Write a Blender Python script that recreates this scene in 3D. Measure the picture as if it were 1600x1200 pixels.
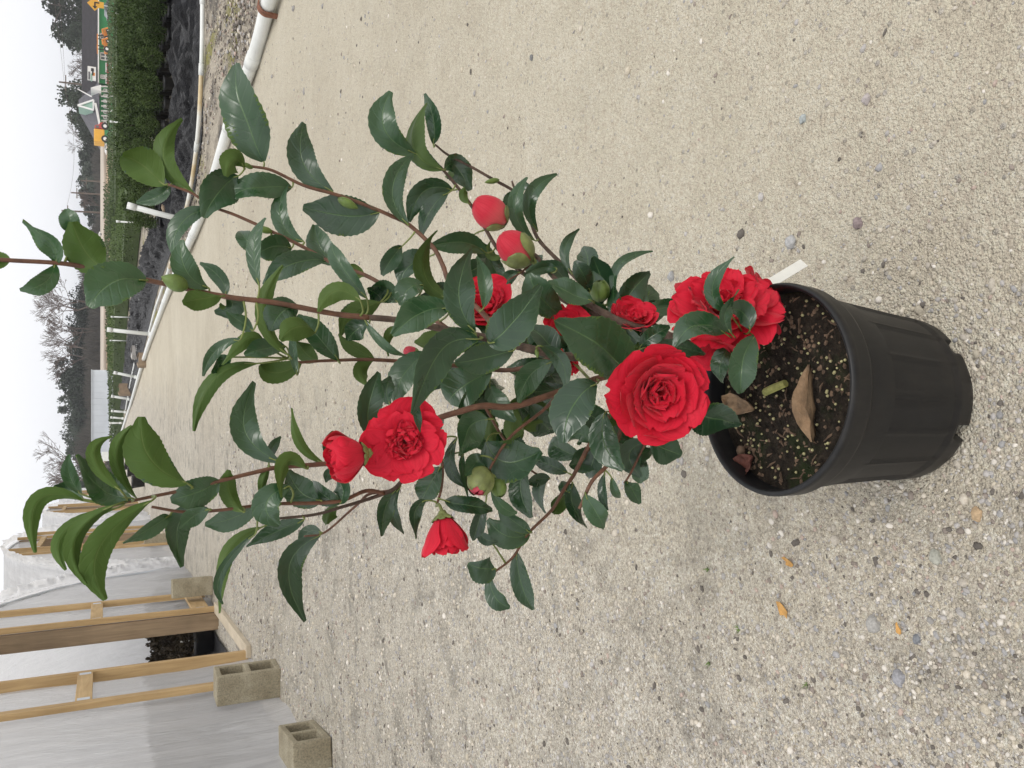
import bpy, math, random
import numpy as np
from mathutils import Vector, Matrix, noise
R = math.radians
random.seed(7)
for o in list(bpy.data.objects): bpy.data.objects.remove(o)
scn = bpy.context.scene
col = scn.collection
# ------------------------------------------------------------------ camera (the phone was held sideways)
F = 1341.0; H = 1.05; P = math.atan(640 / F); CP, SP = math.cos(P), math.sin(P)
cam = bpy.data.cameras.new('camera'); cam.sensor_fit = 'HORIZONTAL'; cam.sensor_width = 36
cam.lens = F / 1600 * 36; cam.clip_start = 0.02; cam.clip_end = 3000
co = bpy.data.objects.new('camera', cam); col.objects.link(co); scn.camera = co
fwd = Vector((0, CP, -SP)); upv = Vector((0, SP, CP)); rgt = Vector((1, 0, 0))
m = Matrix((-upv, rgt, -fwd)).transposed().to_4x4(); m.translation = (0, 0, H); co.matrix_world = m
# ------------------------------------------------------------------ sky and light (overcast)
SUN_EL, SUN_AZ = R(58), R(150)
w = bpy.data.worlds.new('World'); scn.world = w; w.use_nodes = True
nt = w.node_tree; nt.nodes.clear()
sky = nt.nodes.new('ShaderNodeTexSky'); sky.sky_type = 'NISHITA'; sky.sun_disc = False
sky.sun_elevation = SUN_EL; sky.sun_rotation = SUN_AZ; sky.dust_density = 4
tc = nt.nodes.new('ShaderNodeTexCoord'); sx = nt.nodes.new('ShaderNodeSeparateXYZ')
nt.links.new(tc.outputs['Generated'], sx.inputs[0])
rp = nt.nodes.new('ShaderNodeValToRGB'); nt.links.new(sx.outputs['Z'], rp.inputs[0])
e = rp.color_ramp.elements
e[0].position = 0.0; e[0].color = (.84, .86, .90, 1)
e[1].position = 1.0; e[1].color = (1.0, .985, .97, 1)
for p_, c_ in ((.05, (.92, .93, .965, 1)), (.12, (.98, .97, .985, 1)), (.35, (1.0, .99, .985, 1))):
    k = e.new(p_); k.color = c_
sc_ = nt.nodes.new('ShaderNodeVectorMath'); sc_.operation = 'SCALE'; sc_.inputs['Scale'].default_value = 11.0
nt.links.new(rp.outputs[0], sc_.inputs[0])
mx = nt.nodes.new('ShaderNodeMixRGB'); mx.inputs[0].default_value = 0.92
nt.links.new(sky.outputs[0], mx.inputs[1]); nt.links.new(sc_.outputs[0], mx.inputs[2])
bg = nt.nodes.new('ShaderNodeBackground'); bg.inputs['Strength'].default_value = 0.1
nt.links.new(mx.outputs[0], bg.inputs[0])
wo = nt.nodes.new('ShaderNodeOutputWorld'); nt.links.new(bg.outputs[0], wo.inputs[0])
sl = bpy.data.lights.new('sun', 'SUN'); sl.energy = 1.1; sl.angle = R(25); sl.color = (1, .97, .92)
so = bpy.data.objects.new('sun', sl); col.objects.link(so)
sd = Vector((math.sin(SUN_AZ) * math.cos(SUN_EL), math.cos(SUN_AZ) * math.cos(SUN_EL), math.sin(SUN_EL)))
so.rotation_euler = sd.to_track_quat('Z', 'Y').to_euler()
vs = scn.view_settings; vs.view_transform = 'Standard'; vs.look = 'None'; vs.gamma = 1; vs.exposure = 0.12
vs.use_curve_mapping = False
# ------------------------------------------------------------------ helpers
def pt(x, y, Y):
    """world point seen at photo pixel (x, y) on the vertical plane at distance Y"""
    d = fwd + rgt * ((600 - y) / F) + upv * ((800 - x) / F)
    t = Y / d.y
    return Vector((d.x * t, Y, H + d.z * t))
def gd(x, y, z=0):
    d = fwd + rgt * ((600 - y) / F) + upv * ((800 - x) / F)
    t = (z - H) / d.z
    return Vector((d.x * t, d.y * t, z))
def mpp(p):      # metres per photo pixel at a point
    return (p - Vector((0, 0, H))).dot(fwd) / F
def gz(x, y):    # terrain height
    t = min(1, max(0, (y - 45) / 60)); t = t * t * (3 - 2 * t)
    return -1.3 * t
ORG = {}
def tag(o, label=None, cat=None, group=None, kind=None):
    if label: o['label'] = label
    if cat: o['category'] = cat
    if group: o['group'] = group
    if kind: o['kind'] = kind
    return o
def thing(name, loc, label, cat, group=None):
    o = bpy.data.objects.new(name, None); o.empty_display_size = .05; col.objects.link(o)
    o.location = loc; ORG[o.name] = Vector(loc); return tag(o, label, cat, group)
class MB:
    def __init__(s): s.v = []; s.f = []; s.m = []; s.uv = None
    def add(s, vs_, fs, mi=0):
        n = len(s.v); s.v += [Vector(a) for a in vs_]; s.f += [tuple(i + n for i in f) for f in fs]; s.m += [mi] * len(fs)
        return s
    def box(s, c, d, rot=None, mi=0):
        c = Vector(c); hx, hy, hz = d[0] / 2, d[1] / 2, d[2] / 2
        q = [Vector((a * hx, b * hy, g * hz)) for a in (-1, 1) for b in (-1, 1) for g in (-1, 1)]
        if rot is not None: q = [rot @ a for a in q]
        return s.add([c + a for a in q], [(0, 1, 3, 2), (4, 6, 7, 5), (0, 4, 5, 1), (2, 3, 7, 6), (0, 2, 6, 4), (1, 5, 7, 3)], mi)
    def tube(s, pts, rad, n=8, mi=0, cap=True):
        pts = [Vector(p) for p in pts]; k = len(pts)
        if not hasattr(rad, '__len__'): rad = [rad] * k
        rings = []; ref = None
        for i, p in enumerate(pts):
            t = (pts[min(i + 1, k - 1)] - pts[max(i - 1, 0)]).normalized()
            if ref is None:
                ref = t.orthogonal().normalized()
            ref = (ref - t * ref.dot(t))
            ref = ref.normalized() if ref.length > 1e-6 else t.orthogonal().normalized()
            b = t.cross(ref)
            rings.append([p + (ref * math.cos(2 * math.pi * j / n) + b * math.sin(2 * math.pi * j / n)) * rad[i] for j in range(n)])
        vs_ = [a for r in rings for a in r]; fs = []
        for i in range(k - 1):
            for j in range(n):
                fs.append((i * n + j, i * n + (j + 1) % n, (i + 1) * n + (j + 1) % n, (i + 1) * n + j))
        if cap: fs.append(tuple(range(n - 1, -1, -1))); fs.append(tuple((k - 1) * n + j for j in range(n)))
        return s.add(vs_, fs, mi)
    def lathe(s, prof, c=(0, 0, 0), n=24, mi=0, rf=None):
        c = Vector(c); vs_ = []; fs = []
        for r, z in prof:
            for j in range(n):
                a = 2 * math.pi * j / n; rr = r if rf is None else rf(r, z, a)
                vs_.append(c + Vector((rr * math.cos(a), rr * math.sin(a), z)))
        for i in range(len(prof) - 1):
            for j in range(n): fs.append((i * n + j, i * n + (j + 1) % n, (i + 1) * n + (j + 1) % n, (i + 1) * n + j))
        return s.add(vs_, fs, mi)
    def prism(s, poly, a, mi=0):   # poly: list of Vectors, extruded by vector a
        n = len(poly); vs_ = [Vector(p) for p in poly] + [Vector(p) + Vector(a) for p in poly]
        fs = [tuple(range(n - 1, -1, -1)), tuple(range(n, 2 * n))] + [(i, (i + 1) % n, n + (i + 1) % n, n + i) for i in range(n)]
        return s.add(vs_, fs, mi)
    def build(s, name, mats, parent=None, smooth=False, bevel=0):
        off = ORG[parent.name] if parent is not None else Vector((0, 0, 0))
        me = bpy.data.meshes.new(name); me.from_pydata([tuple(v - off) for v in s.v], [], s.f)
        for mt in (mats if isinstance(mats, (list, tuple)) else [mats]): me.materials.append(mt)
        me.polygons.foreach_set('material_index', s.m)
        if smooth: me.polygons.foreach_set('use_smooth', [True] * len(s.f))
        if s.uv:
            ul = me.uv_layers.new(name='UVMap')
            idx = np.zeros(len(me.loops), dtype=np.int32); me.loops.foreach_get('vertex_index', idx)
            ul.data.foreach_set('uv', np.array(s.uv, dtype=np.float32)[idx].ravel())
        me.update()
        o = bpy.data.objects.new(name, me); col.objects.link(o)
        if parent is not None: o.parent = parent; ORG[o.name] = off
        else: ORG[o.name] = Vector((0, 0, 0))
        if bevel:
            b = o.modifiers.new('bevel', 'BEVEL'); b.width = bevel; b.segments = 2; b.limit_method = 'ANGLE'
        return o
def copy_tree(o, loc, rz=0, sc=1.0, parent=None):
    c = o.copy(); col.objects.link(c)
    if parent is None:
        c.location = loc; c.rotation_euler = (0, 0, rz); c.scale = (sc, sc, sc)
    else: c.parent = parent
    for ch in o.children: copy_tree(ch, None, parent=c)
    return c
def smooth_path(ctrl, k=6):
    """Catmull-Rom through control vectors"""
    c = [Vector(a) for a in ctrl]; c = [2 * c[0] - c[1]] + c + [2 * c[-1] - c[-2]]; out = []
    for i in range(1, len(c) - 2):
        for j in range(k):
            t = j / k; a, b, d, g = c[i - 1], c[i], c[i + 1], c[i + 2]
            out.append(.5 * (2 * b + (d - a) * t + (2 * a - 5 * b + 4 * d - g) * t * t + (3 * b - a - 3 * d + g) * t ** 3))
    out.append(c[-2]); return out
# ------------------------------------------------------------------ materials
class N:
    """tiny node helper"""
    def __init__(s, name):
        s.mat = bpy.data.materials.new(name); s.mat.use_nodes = True; s.t = s.mat.node_tree
        s.b = s.t.nodes['Principled BSDF']; s.out = s.t.nodes['Material Output']
    def n(s, typ, **kw):
        a = s.t.nodes.new('ShaderNode' + typ)
        for k, v in kw.items():
            if hasattr(a, k): setattr(a, k, v)
        return a
    def l(s, a, b): s.t.links.new(a, b)
    def coord(s, kind='Object'): return s.n('TexCoord').outputs[kind]
    def noise(s, sc, det=4, rough=.55, vec=None, dist=0):
        a = s.n('TexNoise'); a.inputs['Scale'].default_value = sc; a.inputs['Detail'].default_value = det
        a.inputs['Roughness'].default_value = rough; a.inputs['Distortion'].default_value = dist
        if vec is not None: s.l(vec, a.inputs['Vector'])
        return a.outputs['Fac']
    def voro(s, sc, vec=None, out='Distance', feat='F1'):
        a = s.n('TexVoronoi', feature=feat); a.inputs['Scale'].default_value = sc
        if vec is not None: s.l(vec, a.inputs['Vector'])
        return a.outputs[out]
    def mapping(s, vec, scale):
        a = s.n('Mapping'); a.inputs['Scale'].default_value = scale; s.l(vec, a.inputs['Vector']); return a.outputs[0]
    def ramp(s, fac, stops):
        a = s.n('ValToRGB'); e = a.color_ramp.elements
        while len(e) > 1: e.remove(e[-1])
        e[0].position = stops[0][0]; e[0].color = (*stops[0][1], 1)
        for p, c in stops[1:]: k = e.new(p); k.color = (*c, 1)
        s.l(fac, a.inputs[0]); return a.outputs[0]
    def mix(s, fac, a, b, mode='MIX'):
        k = s.n('MixRGB', blend_type=mode)
        for i, v in ((0, fac), (1, a), (2, b)):
            if isinstance(v, (int, float)): k.inputs[i].default_value = v
            elif isinstance(v, tuple): k.inputs[i].default_value = (*v, 1)
            else: s.l(v, k.inputs[i])
        return k.outputs[0]
    def math(s, op, a, b=0.0, c=0.0):
        k = s.n('Math', operation=op)
        for i, v in enumerate((a, b, c)):
            if isinstance(v, (int, float)): k.inputs[i].default_value = v
            else: s.l(v, k.inputs[i])
        return k.outputs[0]
    def bump(s, h, st=.3, dist=.01, prev=None):
        k = s.n('Bump'); k.inputs['Strength'].default_value = st; k.inputs['Distance'].default_value = dist
        s.l(h, k.inputs['Height'])
        if prev is not None: s.l(prev, k.inputs['Normal'])
        s.l(k.outputs[0], s.b.inputs['Normal']); return k.outputs[0]
    def base(s, c):
        if isinstance(c, tuple): s.b.inputs['Base Color'].default_value = (*c, 1)
        else: s.l(c, s.b.inputs['Base Color'])
    def rough(s, v):
        if isinstance(v, (int, float)): s.b.inputs['Roughness'].default_value = v
        else: s.l(v, s.b.inputs['Roughness'])
    def set(s, **kw):
        for k, v in kw.items(): s.b.inputs[k.replace('_', ' ')].default_value = v
def simple(name, c, rough=.6, var=.25, sc=20, bump=0, bd=.005, spec=.5, metal=0):
    a = N(name); v = a.coord()
    f = a.noise(sc, 5, .6, v)
    dk = tuple(x * (1 - var) for x in c); lt = tuple(min(1, x * (1 + var)) for x in c)
    a.base(a.ramp(f, [(.3, dk), (.7, lt)])); a.rough(rough)
    a.set(Specular_IOR_Level=spec, Metallic=metal)
    if bump: a.bump(a.noise(sc * 3, 6, .65, v), bump, bd)
    return a.mat
M = {}
# sandy gravel
a = N('sand'); v = a.coord()
big = a.noise(.55, 5, .6, v); mid = a.noise(9, 6, .65, v); fine = a.noise(160, 4, .7, v); gr = a.noise(520, 2, .6, v)
sxyz = a.n('SeparateXYZ'); a.l(v, sxyz.inputs[0])
side = a.math('MULTIPLY_ADD', sxyz.outputs[0], -.95, .38)      # coarser and greyer towards the greenhouses
side = a.math('ADD', side, a.math('MULTIPLY_ADD', big, .9, -.45))
side = a.math('MINIMUM', a.math('MAXIMUM', side, 0.0), 1.0)
c0 = a.ramp(mid, [(.25, (.46, .41, .32)), (.5, (.57, .52, .42)), (.75, (.66, .61, .505))])
c1 = a.ramp(mid, [(.25, (.35, .325, .285)), (.5, (.48, .45, .405)), (.75, (.60, .57, .52))])
c = a.mix(side, c0, c1)
c = a.mix(a.math('MULTIPLY_ADD', side, -.28, .5), c, a.ramp(big, [(.3, (.38, .33, .255)), (.5, (.55, .495, .395)), (.7, (.70, .645, .525))]))
gmid = a.noise(48, 5, .7, v)
c = a.mix(a.math('MULTIPLY_ADD', side, .5, .35), c, a.ramp(gmid, [(.30, (.22, .21, .20)), (.46, (.5, .5, .5)), (.60, (.56, .56, .55)), (.75, (.80, .79, .77))]), 'OVERLAY')
c = a.mix(.75, c, a.ramp(fine, [(.28, (.30, .28, .25)), (.45, (.50, .50, .50)), (.62, (.60, .60, .585)), (.75, (.85, .84, .80))]), 'OVERLAY')
c = a.mix(.5, c, a.ramp(gr, [(.3, (.30, .29, .28)), (.5, (.5, .5, .5)), (.72, (.80, .79, .76))]), 'OVERLAY')
def grains(sc):
    k = a.n('TexVoronoi'); k.inputs['Scale'].default_value = sc; a.l(v, k.inputs['Vector'])
    q = a.n('SeparateXYZ'); a.l(k.outputs['Color'], q.inputs[0]); return k.outputs['Distance'], q.outputs[0]
gd1, gc1 = grains(290); gd2, gc2 = grains(135)
st = a.math('MULTIPLY_ADD', side, .66, .15)
c = a.mix(st, c, a.ramp(gc1, [(.0, (.16, .155, .15)), (.12, (.34, .335, .33)), (.5, (.5, .5, .5)), (.85, (.62, .62, .61)), (1, (.84, .835, .82))]), 'OVERLAY')
c = a.mix(a.math('MULTIPLY', st, .8), c, a.ramp(gc2, [(.0, (.24, .23, .22)), (.15, (.42, .42, .42)), (.5, (.5, .5, .5)), (.85, (.57, .57, .57)), (1, (.76, .75, .74))]), 'OVERLAY')
vo = a.n('TexVoronoi'); vo.inputs['Scale'].default_value = 60; a.l(v, vo.inputs['Vector'])
spot = a.ramp(vo.outputs['Distance'], [(.0, (1, 1, 1)), (.22, (1, 1, 1)), (.30, (0, 0, 0))])
vsep = a.n('SeparateXYZ'); a.l(vo.outputs['Color'], vsep.inputs[0])
few = a.math('GREATER_THAN', vsep.outputs[0], .80)
spf = a.math('MULTIPLY', spot, few)
c = a.mix(a.math('MULTIPLY', spf, .55), c, a.ramp(vsep.outputs[1], [(.0, (.20, .18, .16)), (.4, (.34, .33, .34)), (.7, (.50, .47, .45)), (1, (.62, .58, .52))]))
pat = a.noise(4.5, 6, .7, v, .6)
c = a.mix(a.math('MULTIPLY', a.ramp(pat, [(.50, (0, 0, 0)), (.64, (1, 1, 1))]), a.math('MULTIPLY_ADD', side, .70, .08)), c, a.mix(.75, c, (.13, .12, .105)))
a.base(a.mix(.08, c, (1.0, .94, .82))); a.rough(.95); a.set(Specular_IOR_Level=.15)
hh = a.math('ADD', a.math('MULTIPLY', a.math('ADD', fine, gmid), .6), a.math('MULTIPLY', gr, .35))
hh = a.math('ADD', hh, a.math('MULTIPLY', mid, .8)); hh = a.math('ADD', hh, a.math('MULTIPLY', spf, .5))
hh = a.math('SUBTRACT', hh, a.math('MULTIPLY', a.math('ADD', gd1, a.math('MULTIPLY', gd2, 1.3)), .7))
a.bump(hh, .8, .010); M['sand'] = a.mat
# dirt verge with moss
a = N('verge_dirt'); v = a.coord(); mv = a.mapping(v, (1.0, .45, 1))
f1 = a.noise(3.0, 6, .65, mv); f2 = a.noise(40, 5, .7, v); f3 = a.noise(1.6, 5, .6, mv)
c = a.ramp(f1, [(.32, (.06, .055, .05)), (.44, (.20, .175, .14)), (.56, (.40, .355, .285)), (.8, (.26, .23, .19))])
c = a.mix(.8, c, a.ramp(f2, [(.3, (.15, .15, .15)), (.5, (.5, .5, .5)), (.7, (.75, .74, .72))]), 'OVERLAY')
c = a.mix(a.ramp(f3, [(.56, (0, 0, 0)), (.64, (1, 1, 1))]), c, (.20, .185, .055))
a.base(c); a.rough(.95); a.bump(f2, .8, .02); M['verge'] = a.mat
# leaf surfaces
def leafmat(name, c_lo, c_hi, rib, rough, transl, tr_col, spec=.5, young=None):
    a = N(name); uv = a.n('UVMap'); s = a.n('SeparateXYZ'); a.l(uv.outputs[0], s.inputs[0])
    u = a.math('ABSOLUTE', a.math('MULTIPLY_ADD', s.outputs[0], 2, -1))
    # lateral veins rise toward the tip away from the midrib
    k = a.math('FRACT', a.math('MULTIPLY', a.math('ADD', a.math('SUBTRACT', s.outputs[1], a.math('MULTIPLY', u, .20)), a.math('MULTIPLY', a.noise(30, 2, .5, a.coord()), .12)), 7.0))
    vein = a.math('SUBTRACT', 1.0, a.math('MINIMUM', a.math('MULTIPLY', a.math('ABSOLUTE', a.math('SUBTRACT', k, .5)), 7.0), 1.0))
    ribm = a.math('SUBTRACT', 1.0, a.math('MINIMUM', a.math('MULTIPLY', u, 22.0), 1.0))
    edge = a.math('MAXIMUM', a.math('MULTIPLY', a.math('SUBTRACT', u, .955), 18.0), 0.0)
    oi = a.n('ObjectInfo'); v = a.coord()
    nz = a.noise(45, 4, .6, v); nb = a.noise(16, 3, .5, v)
    f = a.math('ADD', a.math('MULTIPLY', nz, .5), a.math('MULTIPLY', oi.outputs['Random'], .5))
    c = a.ramp(f, [(.2, c_lo), (.8, c_hi)])
    if young:
        sz = a.n('SeparateXYZ'); g = a.n('NewGeometry'); a.l(g.outputs['Position'], sz.inputs[0])
        yf = a.math('MULTIPLY', a.math('MINIMUM', a.math('MAXIMUM', a.math('MULTIPLY_ADD', sz.outputs[2], 2.2, -1.75), 0.0), 1.0), .7)
        c = a.mix(yf, c, young)
    c = a.mix(a.math('MULTIPLY', vein, .07), c, rib)
    c = a.mix(a.math('MAXIMUM', a.math('MULTIPLY', ribm, .8), a.math('MINIMUM', a.math('MULTIPLY', edge, .55), .55)), c, rib)
    a.base(c); a.rough(a.ramp(nb, [(.3, (rough - .07,) * 3), (.7, (rough + .1,) * 3)])); a.set(Specular_IOR_Level=spec)
    h = a.math('ADD', a.math('MULTIPLY', vein, -.16), a.math('MULTIPLY', nb, 1.6))
    h = a.math('SUBTRACT', h, a.math('MULTIPLY', ribm, .5))
    a.bump(h, .30, .0035)
    tr = a.n('BsdfTranslucent'); tr.inputs[0].default_value = (*tr_col, 1)
    ms = a.n('MixShader'); ms.inputs[0].default_value = transl
    a.l(a.b.outputs[0], ms.inputs[1]); a.l(tr.outputs[0], ms.inputs[2]); a.l(ms.outputs[0], a.out.inputs[0])
    return a.mat
M['leaf_top'] = leafmat('leaf_top', (.010, .038, .017), (.036, .092, .036), (.11, .20, .07), .27, .08, (.20, .42, .05), .75, (.045, .125, .035))
M['leaf_under'] = leafmat('leaf_under', (.060, .105, .026), (.095, .150, .036), (.16, .22, .06), .50, .22, (.22, .45, .04), .3, (.095, .185, .03))
M['petiole'] = simple('petiole', (.16, .20, .05), .5, .3, 60)
M['young_bark'] = simple('young_bark', (.135, .062, .036), .55, .35, 90, .4, .002)
M['old_bark'] = simple('old_bark', (.105, .070, .052), .8, .45, 120, .7, .003)
def petalmat(name, lo, hi, pale=None):
    a = N(name); uv = a.n('UVMap'); s = a.n('SeparateXYZ'); a.l(uv.outputs[0], s.inputs[0])
    mv = a.mapping(uv.outputs[0], (26, 2.0, 1)); st = a.noise(1.0, 4, .6, mv); v = a.coord()
    c = a.ramp(st, [(.25, lo), (.75, hi)])
    if pale: c = a.mix(a.math('MULTIPLY', a.math('MAXIMUM', a.math('SUBTRACT', .55, s.outputs[1]), 0.0), 1.3), c, pale)
    a.base(c); a.rough(.55); a.set(Specular_IOR_Level=.25, Sheen_Weight=.15)
    a.bump(a.math('ADD', st, a.noise(60, 3, .5, v)), .35, .002)
    tr = a.n('BsdfTranslucent'); tr.inputs[0].default_value = (.95, .02, .03, 1)
    ms = a.n('MixShader'); ms.inputs[0].default_value = .28
    a.l(a.b.outputs[0], ms.inputs[1]); a.l(tr.outputs[0], ms.inputs[2]); a.l(ms.outputs[0], a.out.inputs[0])
    return a.mat
M['petal'] = petalmat('petal', (.56, .008, .030), (.80, .018, .055))
M['petal_pink'] = petalmat('petal_pink', (.60, .04, .09), (.80, .14, .18), (.85, .55, .48))
M['petal_bud'] = petalmat('petal_bud', (.52, .012, .035), (.74, .05, .085), (.80, .34, .30))
M['sepal'] = simple('sepal', (.17, .20, .065), .5, .35, 70, .3, .002)
M['bud_green'] = simple('bud_green', (.11, .17, .035), .45, .35, 60, .3, .002)
M['stamen'] = simple('stamen', (.85, .50, .06), .6)
# pot
a = N('pot_plastic'); v = a.coord(); f = a.noise(9, 6, .65, v); f2 = a.noise(70, 5, .7, a.mapping(v, (1, 1, .25)))
sz = a.n('SeparateXYZ'); a.l(v, sz.inputs[0])
dust = a.math('MULTIPLY', a.math('MAXIMUM', a.math('SUBTRACT', f, .46), 0.0), 2.6)
low = a.math('MAXIMUM', a.math('MULTIPLY_ADD', sz.outputs[2], -7.0, .45), 0.0)
dust = a.math('MINIMUM', a.math('ADD', a.math('MULTIPLY', dust, a.math('MULTIPLY', f2, .35)), a.math('MULTIPLY', low, a.math('MULTIPLY', f2, .6))), 1.0)
a.base(a.mix(dust, a.ramp(f2, [(.3, (.005, .0055, .007)), (.7, (.010, .0105, .012))]), (.11, .095, .075)))
a.rough(a.ramp(f, [(.3, (.38,) * 3), (.7, (.55,) * 3)])); a.set(Specular_IOR_Level=.38); a.bump(f2, .12, .002); M['pot'] = a.mat
a = N('soil'); v = a.coord(); f = a.noise(60, 8, .75, v); f2 = a.noise(14, 4, .6, v)
c = a.ramp(f, [(.3, (.010, .008, .007)), (.5, (.032, .025, .019)), (.68, (.075, .058, .042)), (.8, (.14, .11, .08))])
c = a.mix(a.ramp(f2, [(.52, (0, 0, 0)), (.68, (.7, .7, .7))]), c, (.025, .045, .012))
a.base(c); a.rough(.95); a.set(Specular_IOR_Level=.2); a.bump(f, 1.0, .012); M['soil'] = a.mat
M['black_plastic'] = simple('black_plastic', (.018, .018, .02), .45, .4, 15)
M['fert'] = simple('fertilizer', (.40, .37, .19), .5, .35, 200)
M['chip'] = simple('bark_chip', (.13, .085, .055), .85, .5, 60, .5, .003)
M['dryleaf'] = simple('dry_leaf', (.25, .165, .095), .7, .6, 40, .6, .004)
M['redleaf'] = simple('red_dry_leaf', (.15, .055, .040), .7, .4, 60, .5, .003)
M['stick'] = simple('green_stick', (.27, .27, .08), .7, .4, 80, .5, .003)
M['tagw'] = simple('label_white', (.78, .78, .74), .4, .05, 30)
M['orangeleaf'] = simple('orange_leaf_scrap', (.52, .29, .09), .8, .3, 80, .4, .003)
# wood, concrete, films, pipes
def woodmat(name, lo, hi, ax):
    a = N(name); v = a.coord(); sc = [14, 14, 14]; sc[ax] = .9
    f = a.noise(1.6, 6, .6, a.mapping(v, tuple(sc)), 1.2); k = a.noise(3, 3, .5, v)
    c = a.ramp(f, [(.25, lo), (.5, tuple((x + y) / 2 for x, y in zip(lo, hi))), (.75, hi)])
    c = a.mix(a.ramp(k, [(.3, (.35,) * 3), (.6, (0,) * 3)]), c, tuple(x * .6 for x in lo))
    a.base(c); a.rough(.75); a.bump(f, .3, .003); return a.mat
M['pine'] = woodmat('pine_stud', (.36, .23, .10), (.58, .41, .21), 2)
M['pine_x'] = woodmat('pine_crosspiece', (.38, .25, .11), (.60, .43, .23), 1)
M['sill'] = woodmat('pale_sill', (.42, .35, .25), (.60, .52, .40), 1)
M['oldwood'] = woodmat('weathered_wood', (.17, .115, .065), (.34, .245, .15), 2)
a = N('concrete'); v = a.coord(); f = a.noise(7, 5, .6, v); g = a.noise(110, 5, .75, v)
c = a.ramp(f, [(.3, (.25, .215, .145)), (.6, (.36, .32, .23)), (.8, (.42, .375, .285))])
c = a.mix(.8, c, a.ramp(g, [(.3, (.2, .2, .2)), (.5, (.5, .5, .5)), (.7, (.72, .72, .7))]), 'OVERLAY')
a.base(c); a.rough(.95); a.bump(g, .9, .008); M['concrete'] = a.mat
def filmmat(name, c, transp, wr=(2, 9, .8)):
    a = N(name); v = a.coord(); f = a.noise(1.0, 6, .6, a.mapping(v, wr), 1.0); g = a.noise(.9, 4, .6, v)
    g2 = a.noise(2.2, 5, .65, a.mapping(v, (1, 1.0, .35)), 1.5)
    cc = a.ramp(f, [(.3, tuple(x * .80 for x in c)), (.65, c)])
    cc = a.mix(a.ramp(g2, [(.40, (.45,) * 3), (.62, (0,) * 3)]), cc, tuple(x * .62 for x in c))
    a.base(cc); a.rough(.24); a.set(Specular_IOR_Level=.8); a.bump(a.math('ADD', f, g2), .9, .07)
    tr = a.n('BsdfTranslucent'); tr.inputs[0].default_value = (.97, .97, .98, 1)
    ms = a.n('MixShader'); ms.inputs[0].default_value = .5
    a.l(a.b.outputs[0], ms.inputs[1]); a.l(tr.outputs[0], ms.inputs[2])
    tp = a.n('BsdfTransparent'); m2 = a.n('MixShader')
    a.l(a.math('MULTIPLY', g, transp * 2), m2.inputs[0])
    a.l(ms.outputs[0], m2.inputs[1]); a.l(tp.outputs[0], m2.inputs[2]); a.l(m2.outputs[0], a.out.inputs[0])
    return a.mat
M['film'] = filmmat('greenhouse_film', (.80, .795, .80), .20)
M['film_roof'] = filmmat('white_film', (.97, .975, .99), .0, (9, 1, 1))
M['pvc'] = simple('white_pvc', (.72, .74, .72), .35, .10, 3)
a = N('stained_pvc'); v = a.coord(); f = a.noise(1.3, 5, .6, v)
a.base(a.ramp(f, [(.42, (.74, .74, .70)), (.55, (.62, .50, .30)), (.68, (.40, .26, .11))])); a.rough(.45); M['pvc_stain'] = a.mat
M['rust'] = simple('rusty_iron', (.20, .085, .05), .9, .4, 40, .5, .004)
a = N('ground_cloth'); v = a.coord(); f = a.noise(5, 6, .65, a.mapping(v, (1, .6, 1)), 1.5); g = a.noise(26, 4, .7, v)
a.base(a.ramp(f, [(.42, (.007, .007, .009)), (.60, (.017, .018, .022)), (.76, (.075, .078, .088))])); a.set(Specular_IOR_Level=.22); a.rough(.45); a.bump(a.math('ADD', f, a.math('MULTIPLY', g, .7)), 1.0, .12); M['cloth'] = a.mat
def folmat(name, lo, hi, sc=6, transl=.15):
    a = N(name); v = a.coord(); oi = a.n('ObjectInfo')
    f = a.math('ADD', a.math('MULTIPLY', a.noise(sc, 4, .7, v), .8), a.math('MULTIPLY', oi.outputs['Random'], .2))
    a.base(a.ramp(f, [(.3, lo), (.7, hi)])); a.rough(.6); a.set(Specular_IOR_Level=.25); return a.mat
M['box_fol'] = folmat('boxwood_foliage', (.026, .050, .012), (.082, .125, .030), 14)
M['hedge_fol'] = folmat('hedge_foliage', (.035, .060, .020), (.085, .12, .04), 4)
M['tree_fol'] = folmat('evergreen_foliage', (.020, .034, .018), (.050, .072, .038), .8)
M['pine_fol'] = folmat('pine_foliage', (.032, .047, .032), (.064, .082, .056), .5)
M['twig'] = simple('bare_twigs', (.115, .085, .072), .9, .3, 1)
M['brush'] = simple('brown_brush', (.066, .060, .050), .9, .4, .4)
M['bark'] = simple('tree_bark', (.10, .08, .065), .9, .3, 2)
M['roof'] = simple('dark_shingles', (.050, .046, .052), .9, .25, 2)
M['roof2'] = simple('grey_shingles', (.105, .103, .118), .9, .2, 2)
M['green'] = simple('green_siding', (.03, .30, .10), .7, .1, 2)
M['pgreen'] = simple('pale_green_siding', (.25, .40, .33), .7, .1, 2)
M['white'] = simple('white_trim', (.72, .72, .72), .6, .06, 2)
M['glass'] = simple('window_glass', (.10, .12, .13), .15, .2, 1)
M['metal'] = simple('grey_metal_cladding', (.52, .56, .62), .5, .12, .35)
M['tan'] = simple('tan_earth', (.36, .26, .18), .95, .2, .4)
M['tan2'] = simple('pale_road', (.48, .42, .35), .95, .15, .4)
M['yellow'] = simple('yellow_paint', (.72, .38, .04), .5, .08, 2)
M['orange'] = simple('orange_paint', (.62, .22, .03), .5, .15, 2)
M['redp'] = simple('red_paint', (.42, .05, .04), .5, .1, 2)
M['black'] = simple('black_rubber', (.02, .02, .02), .8, .2, 5)
M['pole'] = simple('pole_wood', (.14, .11, .09), .9, .2, 2)
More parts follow.
